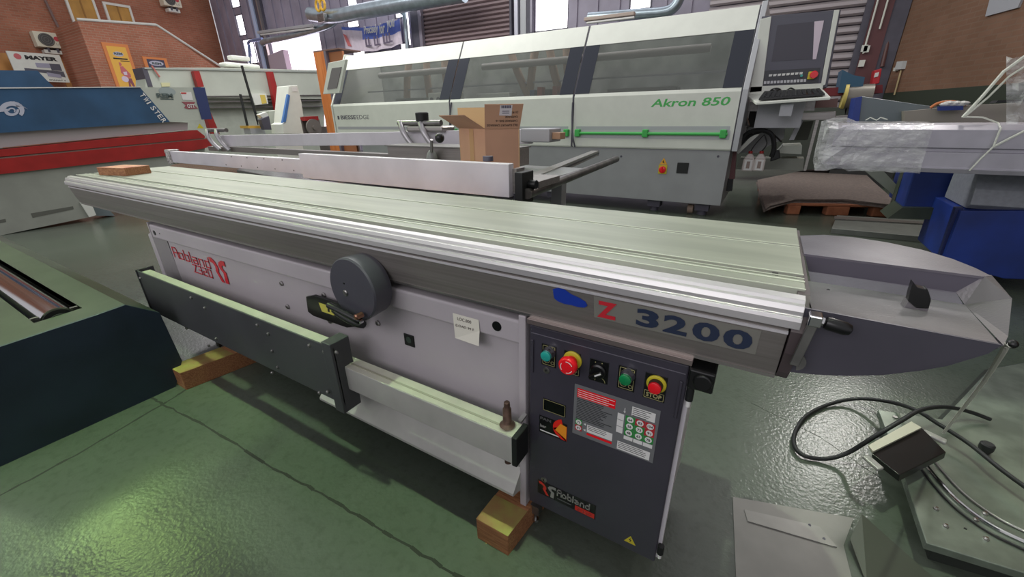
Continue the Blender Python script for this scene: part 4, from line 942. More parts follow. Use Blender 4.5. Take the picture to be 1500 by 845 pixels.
# blue machine below
bmn = thing('blue_machine', (1.3,2.8,0), 'bright blue machine with grey rounded panel under the wrapped beam', 'machine')
def bpoly(pts, y, d, n, m_, **kw): return poly(pts, y, d, n, m_, bmn, **kw)
lx = lambda v: v
bpoly(((1340,246),(1440,246),(1425,306),(1322,304)),2.95,.5,'blue_panel',BRBLUE,bev=.01)
pr_ = [Vector((1.05,0,0))]
g0 = ay(1425,250,2.5); g1 = ay(1413,304,2.5)
MB().prism([(g1.x,2.48,g1.z),(g1.x,2.44,g1.z+.03),(g1.x,2.46,g1.z+.12),(g1.x,2.52,g0.z),(g1.x,2.62,g0.z+.03),(g1.x,2.9,g0.z+.03),(g1.x,2.9,g1.z)],(1.2,0,0)).build('rounded_panel', mat('rounded_grey',(138,142,150),.5,0,var=.05,scale=40), bmn, bev=.004)
bpoly(((1408,309),(1560,309),(1560,412),(1470,408),(1380,384)),2.42,.6,'lower_cabinet',BRBLUE,bev=.004)
bpoly(((1400,304),(1412,304),(1392,384),(1372,386)),2.46,.04,'cabinet_edge',mat('deep_blue',(22,34,84),.5))
bpoly(((1326,246),(1342,246),(1322,300),(1308,300)),3.2,.1,'leg',OLIVE)
bpoly(((1262,246),(1290,246),(1322,280),(1314,290)),3.3,.1,'brace',CONC)
bpoly(((1322,304),(1400,305),(1395,322),(1300,320)),2.9,.3,'plinth',OLIVE)
ch = thing('steel_channel', (.8,2.5,0), 'low grey steel channel lying on the floor before the blue machine', 'channel')
q = [az(1216,342,.0),az(1390,359,.0),az(1397,333,.0),az(1224,322,.0)]
MB().hexa(q,[p+Vector((0,0,.05)) for p in q]).build('channel_web', mat('channel_grey',(118,122,116),.45,.3,var=.06,scale=10), ch, bev=.003)
q2_ = [az(1222,318,.05),az(1400,329,.05),az(1400,332,.05),az(1222,322,.05)]
MB().hexa(q2_,[p+Vector((0,0,.012)) for p in q2_]).build('bright_flange', ALU, ch)
# grey machine behind the wrapped beam
gm = thing('grey_blue_machine', (1.0,3.4,0), 'blue and grey sheet metal machine hood behind the wrapped beam', 'machine')
poly(((1262,141),(1375,157),(1372,178),(1258,178)),3.4,.06,'hood_sheet',mat('hood_grey',(108,118,122),.4,.2),gm,bev=.004)
poly(((1254,143),(1263,141),(1258,180),(1247,180)),3.38,.3,'blue_edge',mat('edge_blue',(40,62,140),.5),gm)
poly(((1325,163),(1420,154),(1510,150),(1510,182),(1325,178)),3.3,.3,'table_top', mat('table_brown_grey',(150,144,134),.6), gm)
poly(((1376,155.5),(1411,155),(1411,161),(1376,162)),3.2,.05,'blue_strip',BRBLUE,gm)
MB().box(1.25,2.3,3.62,3.9,0,.85).build('machine_body', mat('deep_grey',(72,80,84),.6), gm)
MB().tube([ay(1363,158,3.3),ay(1375,151,3.3),ay(1395,149,3.3),ay(1415,154,3.3)],.010,n=8).build('orange_hose', mat('hose_orange',(200,120,70),.5), gm, smooth=True)
mb = MB(); 
for k in range(6): mb.ball(ay(1386+k*5,153-(k%2)*2,3.25),.03,(1.3,1,.5),8)
mb.build('crumpled_plastic', mat('crumple_white',(205,205,200),.5), gm, kind='stuff')
poly(((1462,147),(1500,145),(1500,149),(1458,151)),3.0,.1,'dark_rod',BLACKM,gm)
MB().box(1.9,2.25,3.6,3.9,1.0,1.35).build('red_box', mat('red_plastic',(176,56,56),.5), label='red plastic box half hidden by the hanging film at right', cat='box')
# teal wedge machine + yellow motor at far right end
mt_ = thing('small_blue_machine', (1.0,7.2,0), 'small teal blue machine with a yellow rimmed motor beyond the console', 'machine')
poly(((1234,102),(1250,110),(1267,113),(1262,135),(1228,136)),6.9,.5,'blue_wedge',mat('teal_blue',(52,92,120),.5),mt_)
p = ay(1248,140,7.2); p.y = 7.0; MB().cyl((p.x-.1,7.0,p.z-.03),(p.x+.2,7.0,p.z-.03),.17,n=22).build('motor', mat('motor_grey',(130,126,118),.4,.4), mt_, smooth=True)
MB().cyl((p.x-.13,7.0,p.z-.02),(p.x-.09,7.0,p.z-.02),.19,n=22).build('motor_rim', mat('pale_yellow',(214,196,110),.5), mt_, smooth=True)
poly(((1190,130),(1293,124),(1293,136),(1190,142)),7.0,.5,'red_base',mat('brown_red',(120,40,46),.6),mt_)
MB().box(.75,1.5,6.9,7.6,0,1.1).build('machine_base', mat('dark_base',(58,60,58),.7), mt_)

# =========================================================== FRONT RIGHT GROUND
fp1 = MB().prism([az(u,v,.0) for u,v in ((1073,729),(1250,760),(1235,800),(1260,900),(1080,900))],(0,0,.004))
pm = mat('plate_grey_dull', (128,128,122), .4, .35, var=.06, scale=7)
ps = thing('loose_steel_plate', (.1,-.1,0), 'pale steel plate with riveted strip on the floor at the bottom right', 'steel plate')
fp1.build('sheet', pm, ps)
st_ = MB().prism([az(u,v,.004) for u,v in ((1090,747),(1200,772),(1226,802),(1220,801),(1095,764))],(0,0,.003)).build('strip', mat('strip_grey',(140,140,134),.35,.4,var=.08), ps)
for u,v in ((1186,769),(1207,789)): MB().cyl(az(u,v,.007),az(u,v,.0085),.0035,n=10).build('rivet', COLM, st_)
MB().prism([az(1262,755,.05),az(1245,792,.02),az(1270,860,.0),az(1380,860,.0)],(0,.003,.003)).build('folded_sheet', mat('dark_olive_sheet',(72,76,66),.45,.3), label='dark bent metal sheet lying across the pale plate at the bottom', cat='sheet metal')
rm = thing('machine_base_plate', (.6,.2,0), 'green tinted steel base plate with curved chrome rail at the right edge', 'machine base')
pt = [az(u,v,.075) for u,v in ((1286,600),(1325,700),(1357,795),(1510,842),(1700,900),(1700,640),(1560,520),(1450,540),(1380,614))]
MB().prism([p-Vector((0,0,.022)) for p in pt],(0,0,.022)).build('plate', STL2, rm, bev=.002)
MB().prism([Vector((p.x+.03 if i<3 else p.x, p.y+.03, 0)) for i,p in enumerate(pt)],(0,0,.053)).build('plinth', mat('plinth_dark',(34,40,34),.7), rm)
for w_, r_, m_ in ((0,.005,CHROME),(12,.003,STEEL),(-9,.003,BLACKM)):
    MB().tube([az(u+w_*.6,v-w_,.079) for u,v in ((1350,672),(1372,700),(1405,735),(1450,768),(1500,793),(1560,820))],r_,n=8).build('curved_rail', m_, rm, smooth=True)
for u,v in ((1371,746),(1385,771),(1429,762),(1442,753),(1444,790)):
    p = az(u,v,.075); h_ = MB().lathe(p,(0,0,1),[(0,.006),(.004,.006)],n=6).build('hex_bolt', STEEL, rm); MB().lathe(p+Vector((0,0,.004)),(0,0,1),[(0,.003),(.004,.003)],n=8).build('bolt_shank', CHROME, h_)
p = az(1414,774,.0755); MB().cyl(p,p+Vector((0,0,.001)),.003,n=10).build('hole', BLACK, rm)
p = az(1441,662,.075); MB().lathe(p,(0,0,1),[(0,.012),(.014,.017),(.03,.017),(.034,.013)],n=24).build('rubber_stop', BLACKM, rm, smooth=True)
p = az(1311,612,.075); MB().lathe(p,(0,0,1),[(0,.007),(.005,.007)],n=6).build('hex_bolt', STEEL, rm)
# bracket box
bk = thing('junction_box', (.42,.2,.08), 'black faced box clamped in pale brackets on the base plate under the cable', 'junction box')
f0 = [az(1277,664,.155),az(1350,626,.155),az(1386,662,.145),az(1318,696,.145)]
MB().hexa([Vector((p.x+.006,p.y+.008,p.z-.028)) for p in f0], f0).build('box_body', BLACK, bk, bev=.002)
cb_ = (f0[0]+f0[2])/2; MB().box(cb_.x-.02,cb_.x+.02,cb_.y-.0,cb_.y+.04,.075,cb_.z-.02).build('post', BLACKM, bk)
t0 = [az(1272,652,.165),az(1335,617,.165),az(1350,626,.165),az(1279,661,.165)]
MB().prism(t0,(0,0,-.006)).build('top_strip', mat('strip_cream',(176,176,156),.4,.2), bk)
for (u,v),(u2,v2) in (((1267,668),(1290,688)),((1352,632),(1386,648))):
    MB().beam(az(u,v,.145),az(u2,v2,.140),.022,.010).build('clamp', mat('clamp_grey',(165,165,160),.35,.3), bk, bev=.003)
# cable loop
cb = [az(u,v,h) for u,v,h in ((1540,740,.11),(1470,690,.115),(1420,650,.115),(1370,618,.125),(1340,600,.125),(1300,588,.07),(1255,584,.03),(1215,592,.012),(1180,610,.012),(1163,640,.012),(1172,664,.012),(1205,672,.012),(1240,664,.04),(1280,640,.12),(1320,616,.165),(1350,600,.170),(1385,596,.15),(1420,603,.11),(1450,614,.09))]
MB().tube(cb,.0065,n=12,smooth=8).build('power_cable', BLACKM, smooth=True, label='thick black power cable looped over the floor at the right', cat='cable')
MB().tube([az(1481,505,.785),az(1474,506,.775),az(1466,520,.74),az(1440,560,.56),az(1405,605,.32),az(1382,634,.165)],.0036,n=7).tube([az(1474,508,.775),az(1455,538,.66)],.002,n=6).build('white_rope', ROPE, smooth=True, label='white cord tied to the tip of the end shroud', cat='cord')

# ==================================================== DARK CABINET, FRONT LEFT
XE = -2.1
dc = thing('roller_table_machine', (-3.5,-.95,0), 'dark blue ended machine with chrome roller in its green top, left edge', 'machine')
e_ = [ax(u,v,XE) for u,v in ((265,527),(232,457),(182,445.5),(141,460),(0,506),(-60,526))]
pts = [Vector((XE,e_[0].y,e_[0].z))]+[Vector((XE,p.y,p.z)) for p in e_[1:]]
ptsb = [Vector((XE,ax(-60,720,XE).y,.0)), Vector((XE,ax(252,556,XE).y,.0))]
ring_ = pts+ptsb
MB().prism(ring_,(.012,0,0)).build('end_panel', SLATE, dc, bev=.001)
body_ = [Vector((p.x,p.y*1.0+ (.004 if i == 0 else 0),p.z-.002)) for i,p in enumerate(ring_)]
# top with a long recess: front strip, back strip, end strip
zt_ = lambda v: v.z
pa = pts[2]; pb_ = pts[3]; pc = pts[4]; pd_ = pts[5]
LX = -5.0
def topstrip(p, q, x0, x1, n): 
    return MB().hexa([(x0,p.y,p.z-.03),(x1,p.y,p.z-.03),(x1,q.y,q.z-.03),(x0,q.y,q.z-.03)],[(x0,p.y,p.z),(x1,p.y,p.z),(x1,q.y,q.z),(x0,q.y,q.z)]).build(n, OLIVE, dc)
def lerpy(t): return pb_.lerp(pd_, t)
r0 = ax(121,452,XE-.1)
topstrip(pts[2], pts[3].lerp(pts[2],0.0), LX, XE, 'top_edge')
topstrip(pts[1], pts[2], LX, XE, 'bevel_edge')
t1_, t2_ = .02, .42
A1 = lerpy(t1_); A2 = lerpy(t2_)
topstrip(pb_, A1, LX, XE, 'top_panel')
topstrip(A1, A2, -2.22, XE, 'top_panel')
topstrip(A2, pd_, LX, XE, 'top_panel')
MB().hexa([(LX,A2.y,A2.z-.10),(-2.22,A2.y,A2.z-.10),(-2.22,A1.y,A1.z-.10),(LX,A1.y,A1.z-.10)],[(LX,A2.y,A2.z-.09),(-2.22,A2.y,A2.z-.09),(-2.22,A1.y,A1.z-.09),(LX,A1.y,A1.z-.09)]).build('recess_floor', mat('recess_black',(18,22,18),.7), dc)
MB().hexa([(LX,A1.y,A1.z-.10),(-2.22,A1.y,A1.z-.10),(-2.22,A1.y+.004,A1.z-.10),(LX,A1.y+.004,A1.z-.10)],[(LX,A1.y,A1.z-.002),(-2.22,A1.y,A1.z-.002),(-2.22,A1.y+.004,A1.z-.002),(LX,A1.y+.004,A1.z-.002)]).build('recess_side', MATS['recess_black'], dc)
cR = (A1+A2)/2
rl = MB().cyl((LX,cR.y,cR.z-.030),(-2.245,cR.y,cR.z-.030),.052,n=40).build('roller', CHROME, dc, smooth=True)
MB().lathe((-2.245,cR.y,cR.z-.030),(1,0,0),[(0,.046),(.004,.046),(.005,.03),(.009,.028),(.010,.01)],n=28).build('roller_hub', BLACKM, rl, smooth=True)
MB().beam((-2.275,A1.y,cR.z-.006),(-2.275,A2.y,cR.z-.006),.012,.012).build('roller_bracket', STEEL, rl, bev=.002)
MB().hexa([(LX,ptsb[1].y,0),(XE,ptsb[1].y,0),(XE,pd_.y,0),(LX,pd_.y,0)],[(LX,pts[1].y,pts[1].z-.03),(XE,pts[1].y,pts[1].z-.03),(XE,pd_.y,pd_.z-.11),(LX,pd_.y,pd_.z-.11)]).build('cabinet_body', SLATE, dc)

lw = thing('shade_box', (-.9,-1.7,0), 'low dark blue box added out of view to shade the floor, opposite the saw', 'machine')  # unseen box, added only to shade the floor corner in front of it
MB().box(-1.45,-.38,-2.3,-1.28,.06,.66).build('cabinet', SLATE, lw, bev=.01)
MB().box(-1.47,-.36,-2.32,-1.27,.66,.69).build('shade_box_top', OLIVE, lw, bev=.004)
MB().box(-1.40,-.43,-2.25,-1.33,0,.06).build('plinth', BLACKM, lw)
# ========================================================= LEFT BACKGROUND
TX = -6.65
tw = thing('panel_bander', (TX-.3,.5,0), 'long blue and grey machine with red lower rails at the left', 'woodworking machine')
def xp(pts, x, d, n, m_, parent, **kw): return MB().prism([ax(u,v,x) for u,v in pts],(-d,0,0)).build(n, m_, parent, **kw)
hd = xp(((-80,129.5),(205,128),(249,178.5),(-80,200)),TX,.35,'blue_cover',TBLUE,tw)
xp(((205,128),(283,128),(296,175),(249,178.5)),TX,.35,'grey_cover',TGREY,tw)
xp(((283,128),(300,128),(311,174.5),(296,175)),TX+.01,.36,'end_cover',DBLUE,tw)
xp(((-80,128.5),(207,126.8),(207,128),(-80,130.2)),TX+.012,.30,'bright_edge',WHITE,tw)
xp(((-80,200),(249,178.5),(275,179.5),(275,190),(-80,224)),TX-.06,.28,'lower_cover',mat('strip_warm_grey',(176,172,172),.45),tw)
xp(((-80,227),(289,190.5),(300,199),(300,202),(-80,237)),TX,.2,'red_rail',RED,tw)
xp(((-80,238),(305,201.5),(305,203.5),(-80,240.5)),TX-.015,.2,'rack',mat('rack_grey',(150,140,130),.5,.3),tw)
xp(((-80,240.5),(305,203.5),(312,213),(300,217),(245,228),(-80,264)),TX+.01,.25,'red_rail',RED,tw)
xp(((-80,262),(245,228),(300,217),(300,222),(118,298),(131,318),(0,345),(-80,362)),TX-.02,.5,'base',CONC,tw)
xp(((45,312.5),(107,302),(108,306.5),(48,319)),TX-.018,.004,'base_recess',mat('slot_dark',(96,98,90),.7),tw)
xp(((-5,323),(8,320.5),(9,325),(-5,328)),TX-.018,.004,'base_recess',MATS['slot_dark'],tw)
xp(((117,296),(134,298),(141,315),(131,318)),TX+.0,.2,'white_column',EBW,tw)
xp(((134,298),(156,303),(168,316),(141,316)),TX-.1,.2,'foot_unit',mat('foot_blue_grey',(120,132,136),.5),tw)
# swirl emblem
def swirl(cx_, cy_, R, flip_):
    pts = []
    for k in range(13):
        a = PI*(.0+1.25*k/12); pts.append((cx_+R*math.cos(a+flip_)*1.0, cy_+R*.72*math.sin(a+flip_)))
    for k in range(12,-1,-1):
        a = PI*(.0+1.25*k/12); r2 = R*(.62-.1*math.sin(PI*k/12)); pts.append((cx_+r2*math.cos(a+flip_)+R*.06, cy_+r2*.72*math.sin(a+flip_)))
    return pts
for R, fl_ in ((19,PI*.95),(11,PI*1.9),(6,PI*.95)):
    xp([(u+2,v+0) for u,v in swirl(15,162,R,fl_)],TX+.004,.003,'swirl_emblem',mat('pale_emblem',(188,192,206),.4),hd)
xp(((20,148),(28,152),(41,160),(33,156),(24,156)),TX+.004,.003,'swirl_emblem',MATS['pale_emblem'],hd)
d0 = ax(207,137,TX+.003); d1 = ax(238,174,TX+.003)
tdir = (d1-d0).normalized(); 
nx_ = XP; up__ = nx_.cross(tdir).normalized()
for i, ch_ in enumerate('TWISTER'):
    text(ch_, d0.lerp(d1, i/6.0)-up__*.03, tdir, up__, .056, WHITE, hd, width=.040 if ch_ != 'I' else .012, bold=.01, th=.004)
p = ax(229,139,TX+.003); mat('slate_print',(84,98,96),.5)
mb = MB(); c_ = ax(245,134,TX+.0015); mb.prism([c_+Vector((0,.09*math.cos(a),.05*math.sin(a))) for a in [2*PI*k/20 for k in range(20)]],(.001,0,0)); mb.build('oval_mark', mat('pale_oval',(160,172,170),.5), tw)
text('REM', p+Vector((.003,0,-.03)), YP, ZP, .05, MATS['slate_print'], tw, width=.17, bold=.04, th=.003)
mb = MB(); c_ = ax(235,145,TX+.002); mb.box(TX,TX+.002,c_.y,c_.y+.14,c_.z-.006,c_.z+.006); mb.build('phone_line', MATS['slate_print'], tw)
xp(((264,135),(280,135),(283,147),(268,146)),TX+.004,.003,'paper_notice',WHITE,tw)
xp(((265,135.4),(273,135.4),(273,137.5),(265.5,137.5)),TX+.006,.002,'notice_heading',mat('notice_red',(200,60,60),.5),tw)
xp(((266,149),(286,149),(284,153),(290,159),(276,160),(270,158),(272,154)),TX+.004,.003,'red_crest',mat('crest_red',(150,84,90),.5),tw)
p = ax(275,158,TX+.006); text('OTT', p, YP, ZP, .045, WHITE, tw, width=.085, bold=.03, th=.002)
w_ = xp(((289,188),(299,188),(292,181)),TX+.004,.003,'warning_triangle',YEL,tw)
# second blue cover behind
b2 = thing('blue_machine_cover', (-8.2,-.3,0), 'blue slanted machine cover rising behind the long blue machine', 'machine')
xp(((-80,102),(55,103.5),(68,117),(80,128),(80,134),(-80,134)),-7.6,.4,'slanted_cover',TBLUE,b2)
MB().box(-8.0,-7.62,-1.2,.1,0,1.38).build('cover_body', CONC, b2)
# grey panel saw behind
GX = -9.6
gs = thing('vertical_panel_saw', (GX-.4,4.5,0), 'tall pale grey machine wall with red posts behind the blue machine', 'woodworking machine')
xp(((213,99),(330,99),(475,103),(475,145),(213,143)),GX,.4,'upper_panel',TGREY,gs)
xp(((213,143),(475,145),(475,235),(225,235)),GX-.1,.3,'lower_panel',mat('lower_grey_green',(172,178,166),.5,0,var=.03),gs)
xp(((208,99),(215,99),(224,127),(217,127)),GX+.01,.4,'end_strip',COLM,gs)
xp(((212,98.5),(475,104),(475,106.5),(212,101)),GX+.02,.3,'top_edge',mat('edge_grey',(160,166,160),.5),gs)
for y_ in (140.5,148.5,157): xp(((296,y_),(475,y_-2),(475,y_-.6),(296,y_+1.4)),GX+.03,.1,'guide_bar',mat('guide_dark',(110,106,106),.4,.4),gs)
xp(((283,104),(292,104),(299,127),(290,127)),GX+.12,.1,'red_post',RED,gs)
xp(((393,105),(400,105),(415,163),(405,163)),GX+.12,.1,'red_post',RED,gs)
xp(((301,165),(309,165),(322,196),(310,196)),-7.4,.1,'red_leg',RED,gs)
xp(((236,121),(249,121),(249,126.5),(237,127)),GX+.015,.01,'yellow_label',mat('label_pale_yellow',(206,204,160),.6),gs)
xp(((368,137),(390,137),(393,152),(374,154)),GX+.08,.08,'control_box',EBW,gs)
xp(((381,139),(388,139),(391,151),(384,152)),GX+.09,.01,'yellow_sticker',mat('label_yellow',(214,190,90),.6),gs)
mb = MB(); MB().box(GX-.1,GX+.02,8.2,8.5,0,.4).build('machine_foot', CONC, gs)
MB().beam(ax(222,96,GX+.03),ax(234,113,GX+.03),.02,.02,up=(1,0,0)).build('red_arm', mat('arm_red',(190,110,100),.5), gs)
p = ax(340,94,GX-.4); MB().box(p.x-.15,p.x+.15,p.y-.20,p.y+.5,p.z-.06,p.z+.02).build('motor_unit', EBW, gs, bev=.03)
MB().box(p.x-.10,p.x+.1,p.y-.02,p.y+.35,p.z+.08,p.z+.16).build('motor_box', EBW, gs, bev=.02)
# thin rods / lance stand
rd = thing('measuring_stand', (-8.0,3.0,0), 'two thin black rods standing behind the rear fence', 'stand')
for (a_, b_) in (((354,96),(379,183)),((352,138),(365,196))):
    p = ax(*a_,-8.2); q = ax(*b_,-8.2); MB().beam(p,q,.03,.03).build('rod', BLACKM, rd)
xp(((363,184),(388,184),(388,188),(364,188)),-7.6,.25,'yellow_tray',mat('tray_yellow',(226,178,76),.5),rd)
xp(((366,188),(386,188),(390,196),(368,196)),-7.6,.2,'tray_body',EBT,rd)
xp(((382,175),(394,170),(398,190),(388,190)),-7.4,.1,'dark_bracket',COLM,rd)
xp(((380,168),(390,164),(393,168),(393,178),(384,172)),-7.45,.1,'white_head',EBW,rd)
for (n_, c_) in (('rod_foot',COLM),): MB().box(-8.3,-8.0,2.9,3.3,0,.3).build(n_, c_, rd)
gb = xp(((394,163),(413,161),(417,196),(398,196)),-7.8,.4,'grey_cabinet',TGREY,None,label='small grey cabinet between the rods and the white pillar machine', cat='cabinet')
# white pillar with blue edge
wp = thing('white_pillar_machine', (-7.2,3.4,0), 'white tapered pillar machine with blue padded edge beside the orange board', 'machine')
PX = -7.3
xp(((423,125.5),(436,125),(442,150),(445,171),(440,172),(445,196),(415,196),(414,182),(418,180)),PX,.35,'pillar',EBW,wp,bev=.01)
xp(((422,138),(425,140),(419,178),(414,180),(416,170)),PX+.01,.05,'blue_pad',mat('pad_blue',(72,120,184),.5),wp)
xp(((427,128),(435,127.5),(436,134),(428,134)),PX+.004,.003,'paper_label',WHITE,wp)
MB().box(PX-.35,PX-.02,3.1,3.6,0,.7).build('pillar_base', EBW, wp)
bs = thing('wheel_guard_machine', (-8.2,5.0,0), 'small dark machine with red guard and belt wheel left of the orange board', 'machine')
xp(((446,171),(466,170),(467,176),(447,177)),-8.0,.2,'red_guard',RED,bs)
xp(((441,176),(468,175),(472,196),(446,196)),-8.1,.3,'dark_frame',mat('frame_taupe',(104,96,92),.6),bs)
p = ax(459,187,-7.98); MB().cyl(p,p+Vector((.03,0,0)),.16,n=24).cyl(p,p+Vector((.05,0,0)),.04,n=14).build('belt_wheel', mat('wheel_grey',(140,134,128),.4,.4), bs, smooth=True)
MB().box(-8.4,-8.1,4.7,5.5,0,.9).build('machine_base', MATS['frame_taupe'], bs)
# orange board
ob = thing('plywood_crate', (-6.9,4.2,0), 'upright orange plywood crate at the left end of the edge bander', 'crate')
q = [ay(u,v,4.05) for u,v in ((459,77),(470,78),(500,215),(481,215))]
q2 = [ay(u,v,4.05) for u,v in ((473,79),(516,84),(510,100),(505,215))]
MB().prism([(q[0].x,4.05,0),(q[0].x+.28,4.05,0),(q[0].x+.28,4.05,q[0].z),(q[0].x,4.05,q[0].z)],(0,.04,0)).build('front_board', ORNG, ob)
MB().box(q[0].x+.28,q[0].x+.33,4.04,4.10,0,q[0].z).build('dark_batten', mat('batten_grey',(112,104,116),.6), ob)
MB().box(q[0].x+.33,XL-.05,4.10,4.14,0,q[0].z-.02).build('side_board', mat('orange_ply_dull',(176,112,76),.6), ob)
MB().box(q[0].x,XL-.05,4.05,4.5,q[0].z,q[0].z+.02).build('lid', mat('lid_brown',(120,92,84),.6), ob)

# ================================================================ THE HALL
YW, XW = 9.2, -20.0
# back wall: ribbed sheet with real openings filled by translucent panes
def rect(u0,v0,u1,v1): 
    a = ay(u0,v0,YW); b = ay(u1,v1,YW); return (min(a.x,b.x),max(a.x,b.x),min(a.z,b.z),max(a.z,b.z))
def vert(u, v): p = ay(u,v,YW); return p.x, p.z
openings = []
def win(uc0, uc1, vt, vb):
    """window given by the pixels of its left/right edge at its middle row and its top/bottom rows"""
    vm = (vt+vb)/2; a = ay(uc0,vm,YW); b = ay(uc1,vm,YW); um = (uc0+uc1)/2
    return (a.x, b.x, ay(um,vb,YW).z, ay(um,vt,YW).z)
WN = [win(346,357,20,53), win(357,373,56,94), win(336,349,-14,12), (0,0,0,0), win(390,472,50,102), win(506,521,-20,9), win(507,525,26,41), win(515,534,73,82), win(577,590,12,27), win(585,598,62,74), win(782,833,-30,45), win(922,955,-20,14), win(592,600,16,68)]
WN[3] = win(366,376,60,94)
x0,x1,z0,z1 = WN[4]; WN[4] = (x0,x1,0,z1)
mb = MB()
rib = .25; x = XW; XC = 1.32
def solid(xa, xb):
    """z intervals of sheet at this x"""
    iv = [(0,6.5)]
    for (a,b,c,d) in WN:
        if xb > a+.01 and xa < b-.01:
            nv = []
            for (p,q) in iv:
                if d <= p or c >= q: nv.append((p,q)); continue
                if c > p: nv.append((p,c))
                if d < q: nv.append((d,q))
            iv = nv
    return iv
cuts = sorted(set([XW, XC]+[v for w in WN for v in w[:2]]+[XW+k*rib for k in range(int((XC-XW)/rib)+1)]))
for i in range(len(cuts)-1):
    xa, xb = cuts[i], cuts[i+1]
    if xb-xa < .004: continue
    k = int((xa-XW)/rib+.001) % 2
    for (p,q) in solid(xa, xb):
        mb.box(xa, xb, YW+(.0 if k else .035), YW+.10, p, q)
mb.build('wall_back', CORR, kind='structure')
SKY = emis('daylight_pane', (255,250,255), 3.2)
SKYP = emis('daylight_pane_pink', (255,238,250), 1.7)
for i, (a,b,c,d) in enumerate(WN):
    w_ = MB().box(a,b,YW+.06,YW+.07,c,d).build('window_%d' % (i+1), SKYP if i in (4,) else SKY, kind='structure')
    MB().box(a,b,YW+.02,YW+.06,c,c+.03).box(a,b,YW+.02,YW+.06,d-.03,d).box(a,a+.03,YW+.02,YW+.06,c,d).box(b-.03,b,YW+.02,YW+.06,c,d).build('window_frame', COLM, w_)
# objects outside the big opening (seen in the doorway)
a,b,c,d = WN[4]
dw = bpy.data.objects['window_5']
MB().box(a+(b-a)*.0,a+(b-a)*.07,YW+.03,YW+.05,0,d).build('teal_strip', mat('teal_strip',(110,200,190),.5), dw)
MB().box(a+(b-a)*.30,a+(b-a)*.50,YW+.045,YW+.055,0,d).build('bright_panel', SKY, dw)
p = ay(396,82,YW-.3); p2 = ay(419,78,YW-.3).x-p.x; MB().hexa([(p.x,YW-.4,0),(p.x+p2+.1,YW-.4,0),(p.x+p2+.1,YW-.2,0),(p.x,YW-.2,0)],[(p.x,YW-.4,p.z),(p.x+p2,YW-.4,p.z+.12),(p.x+p2,YW-.2,p.z+.12),(p.x,YW-.2,p.z)]).build('site_board', mat('mauve_board',(176,160,172),.6), label='pale mauve board standing in the bright doorway', cat='board')
# steel columns by the doorway
def column(u, v, w, m_, label, y=YW-.15, group=None):
    p = ay(u,v,y); return MB().box(p.x,p.x+w,y,y+.12,0,6.4).build('steel_column', m_, kind=None, label=label, cat='column', bev=.004)
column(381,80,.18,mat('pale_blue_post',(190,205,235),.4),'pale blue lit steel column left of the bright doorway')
column(386,80,.45,COLM,'dark steel column left of the bright doorway',y=YW-.1)
column(391,80,.05,ALU,'thin bright conduit post before the dark doorway column',y=YW-.2)
column(603,50,.42,COLM,'dark steel column left of the brown roller shutter',y=YW-.2)
column(614,50,.10,mat('post_mauve',(140,134,146),.4,.3),'narrow mauve shutter guide at the left of the brown shutter',y=YW-.25)
column(753,20,.10,mat('post_light',(200,200,212),.35,.4),'pale steel post right of the brown roller shutter',y=YW-.2)
column(762,20,.16,EBT,'wide grey steel post right of the brown roller shutter',y=YW-.15)
column(771,20,.10,COLM,'dark narrow post left of the tall bright window',y=YW-.2)
# roller shutters
def shutter(u0, u1, n, label, m_):
    a = ay(u0,60,YW-.1).x; b = ay(u1,30,YW-.1).x
    t = thing('roller_shutter', (a,YW-.1,0), label, 'roller shutter')
    mb = MB(); z = 0
    while z < 6.3:
        mb.prism([(a,YW-.09,z),(a,YW-.135,z+.03),(a,YW-.135,z+.07),(a,YW-.09,z+.095)],(b-a,0,0)); z += .10
    mb.build('slat_curtain', m_, t)
    MB().box(a-.06,a,YW-.16,YW-.05,0,6.3).box(b,b+.06,YW-.16,YW-.05,0,6.3).build('guide_rails', COLM, t)
shutter(624,748,1,'brown grey roller shutter behind the middle of the edge bander',mat('shutter_brown',(138,120,122),.5,.2))
a = ay(1040,10,YW-.1).x; b = ay(1262,30,YW-.1).x
t = thing('roller_shutter', (a,YW-.1,0), 'pale grey roller shutter behind the operator console', 'roller shutter')
mb = MB(); z = 0
while z < 6.3: mb.prism([(a,YW-.09,z),(a,YW-.14,z+.03),(a,YW-.14,z+.08),(a,YW-.09,z+.12)],(b-a,0,0)); z += .135
mb.build('slat_curtain', mat('shutter_pale',(176,168,170),.4,.3), t)
MB().box(b,b+.12,YW-.2,YW-.05,0,6.3).build('guide_rail', COLM, t)
# dark red steel column and conduits by the right corner
p = ay(1262,60,YW-.3)
rc = thing('dark_red_column', (p.x,YW-.3,0), 'dark red steel column with conduits beside the right hand shutter', 'column')
MB().box(p.x+.04,p.x+.30,YW-.28,YW-.2,0,6.4).build('column_flange', PINKR, rc)
MB().box(p.x+.30,p.x+.52,YW-.26,YW-.1,0,6.4).build('column_web', COLM, rc)
for xx, zb_ in ((.07,1.95),(.20,2.3)): MB().cyl((p.x+xx,YW-.31,zb_),(p.x+xx,YW-.31,6.4),.014,n=8).build('conduit', EBW, rc, smooth=True)
for u,v in ((1262,93),(1266,71),(1269,72)):
    s_ = ay(u,v,YW-.3); MB().box(s_.x-.04,s_.x+.04,YW-.33,YW-.28,s_.z-.05,s_.z+.05).build('switch', EBW, rc)
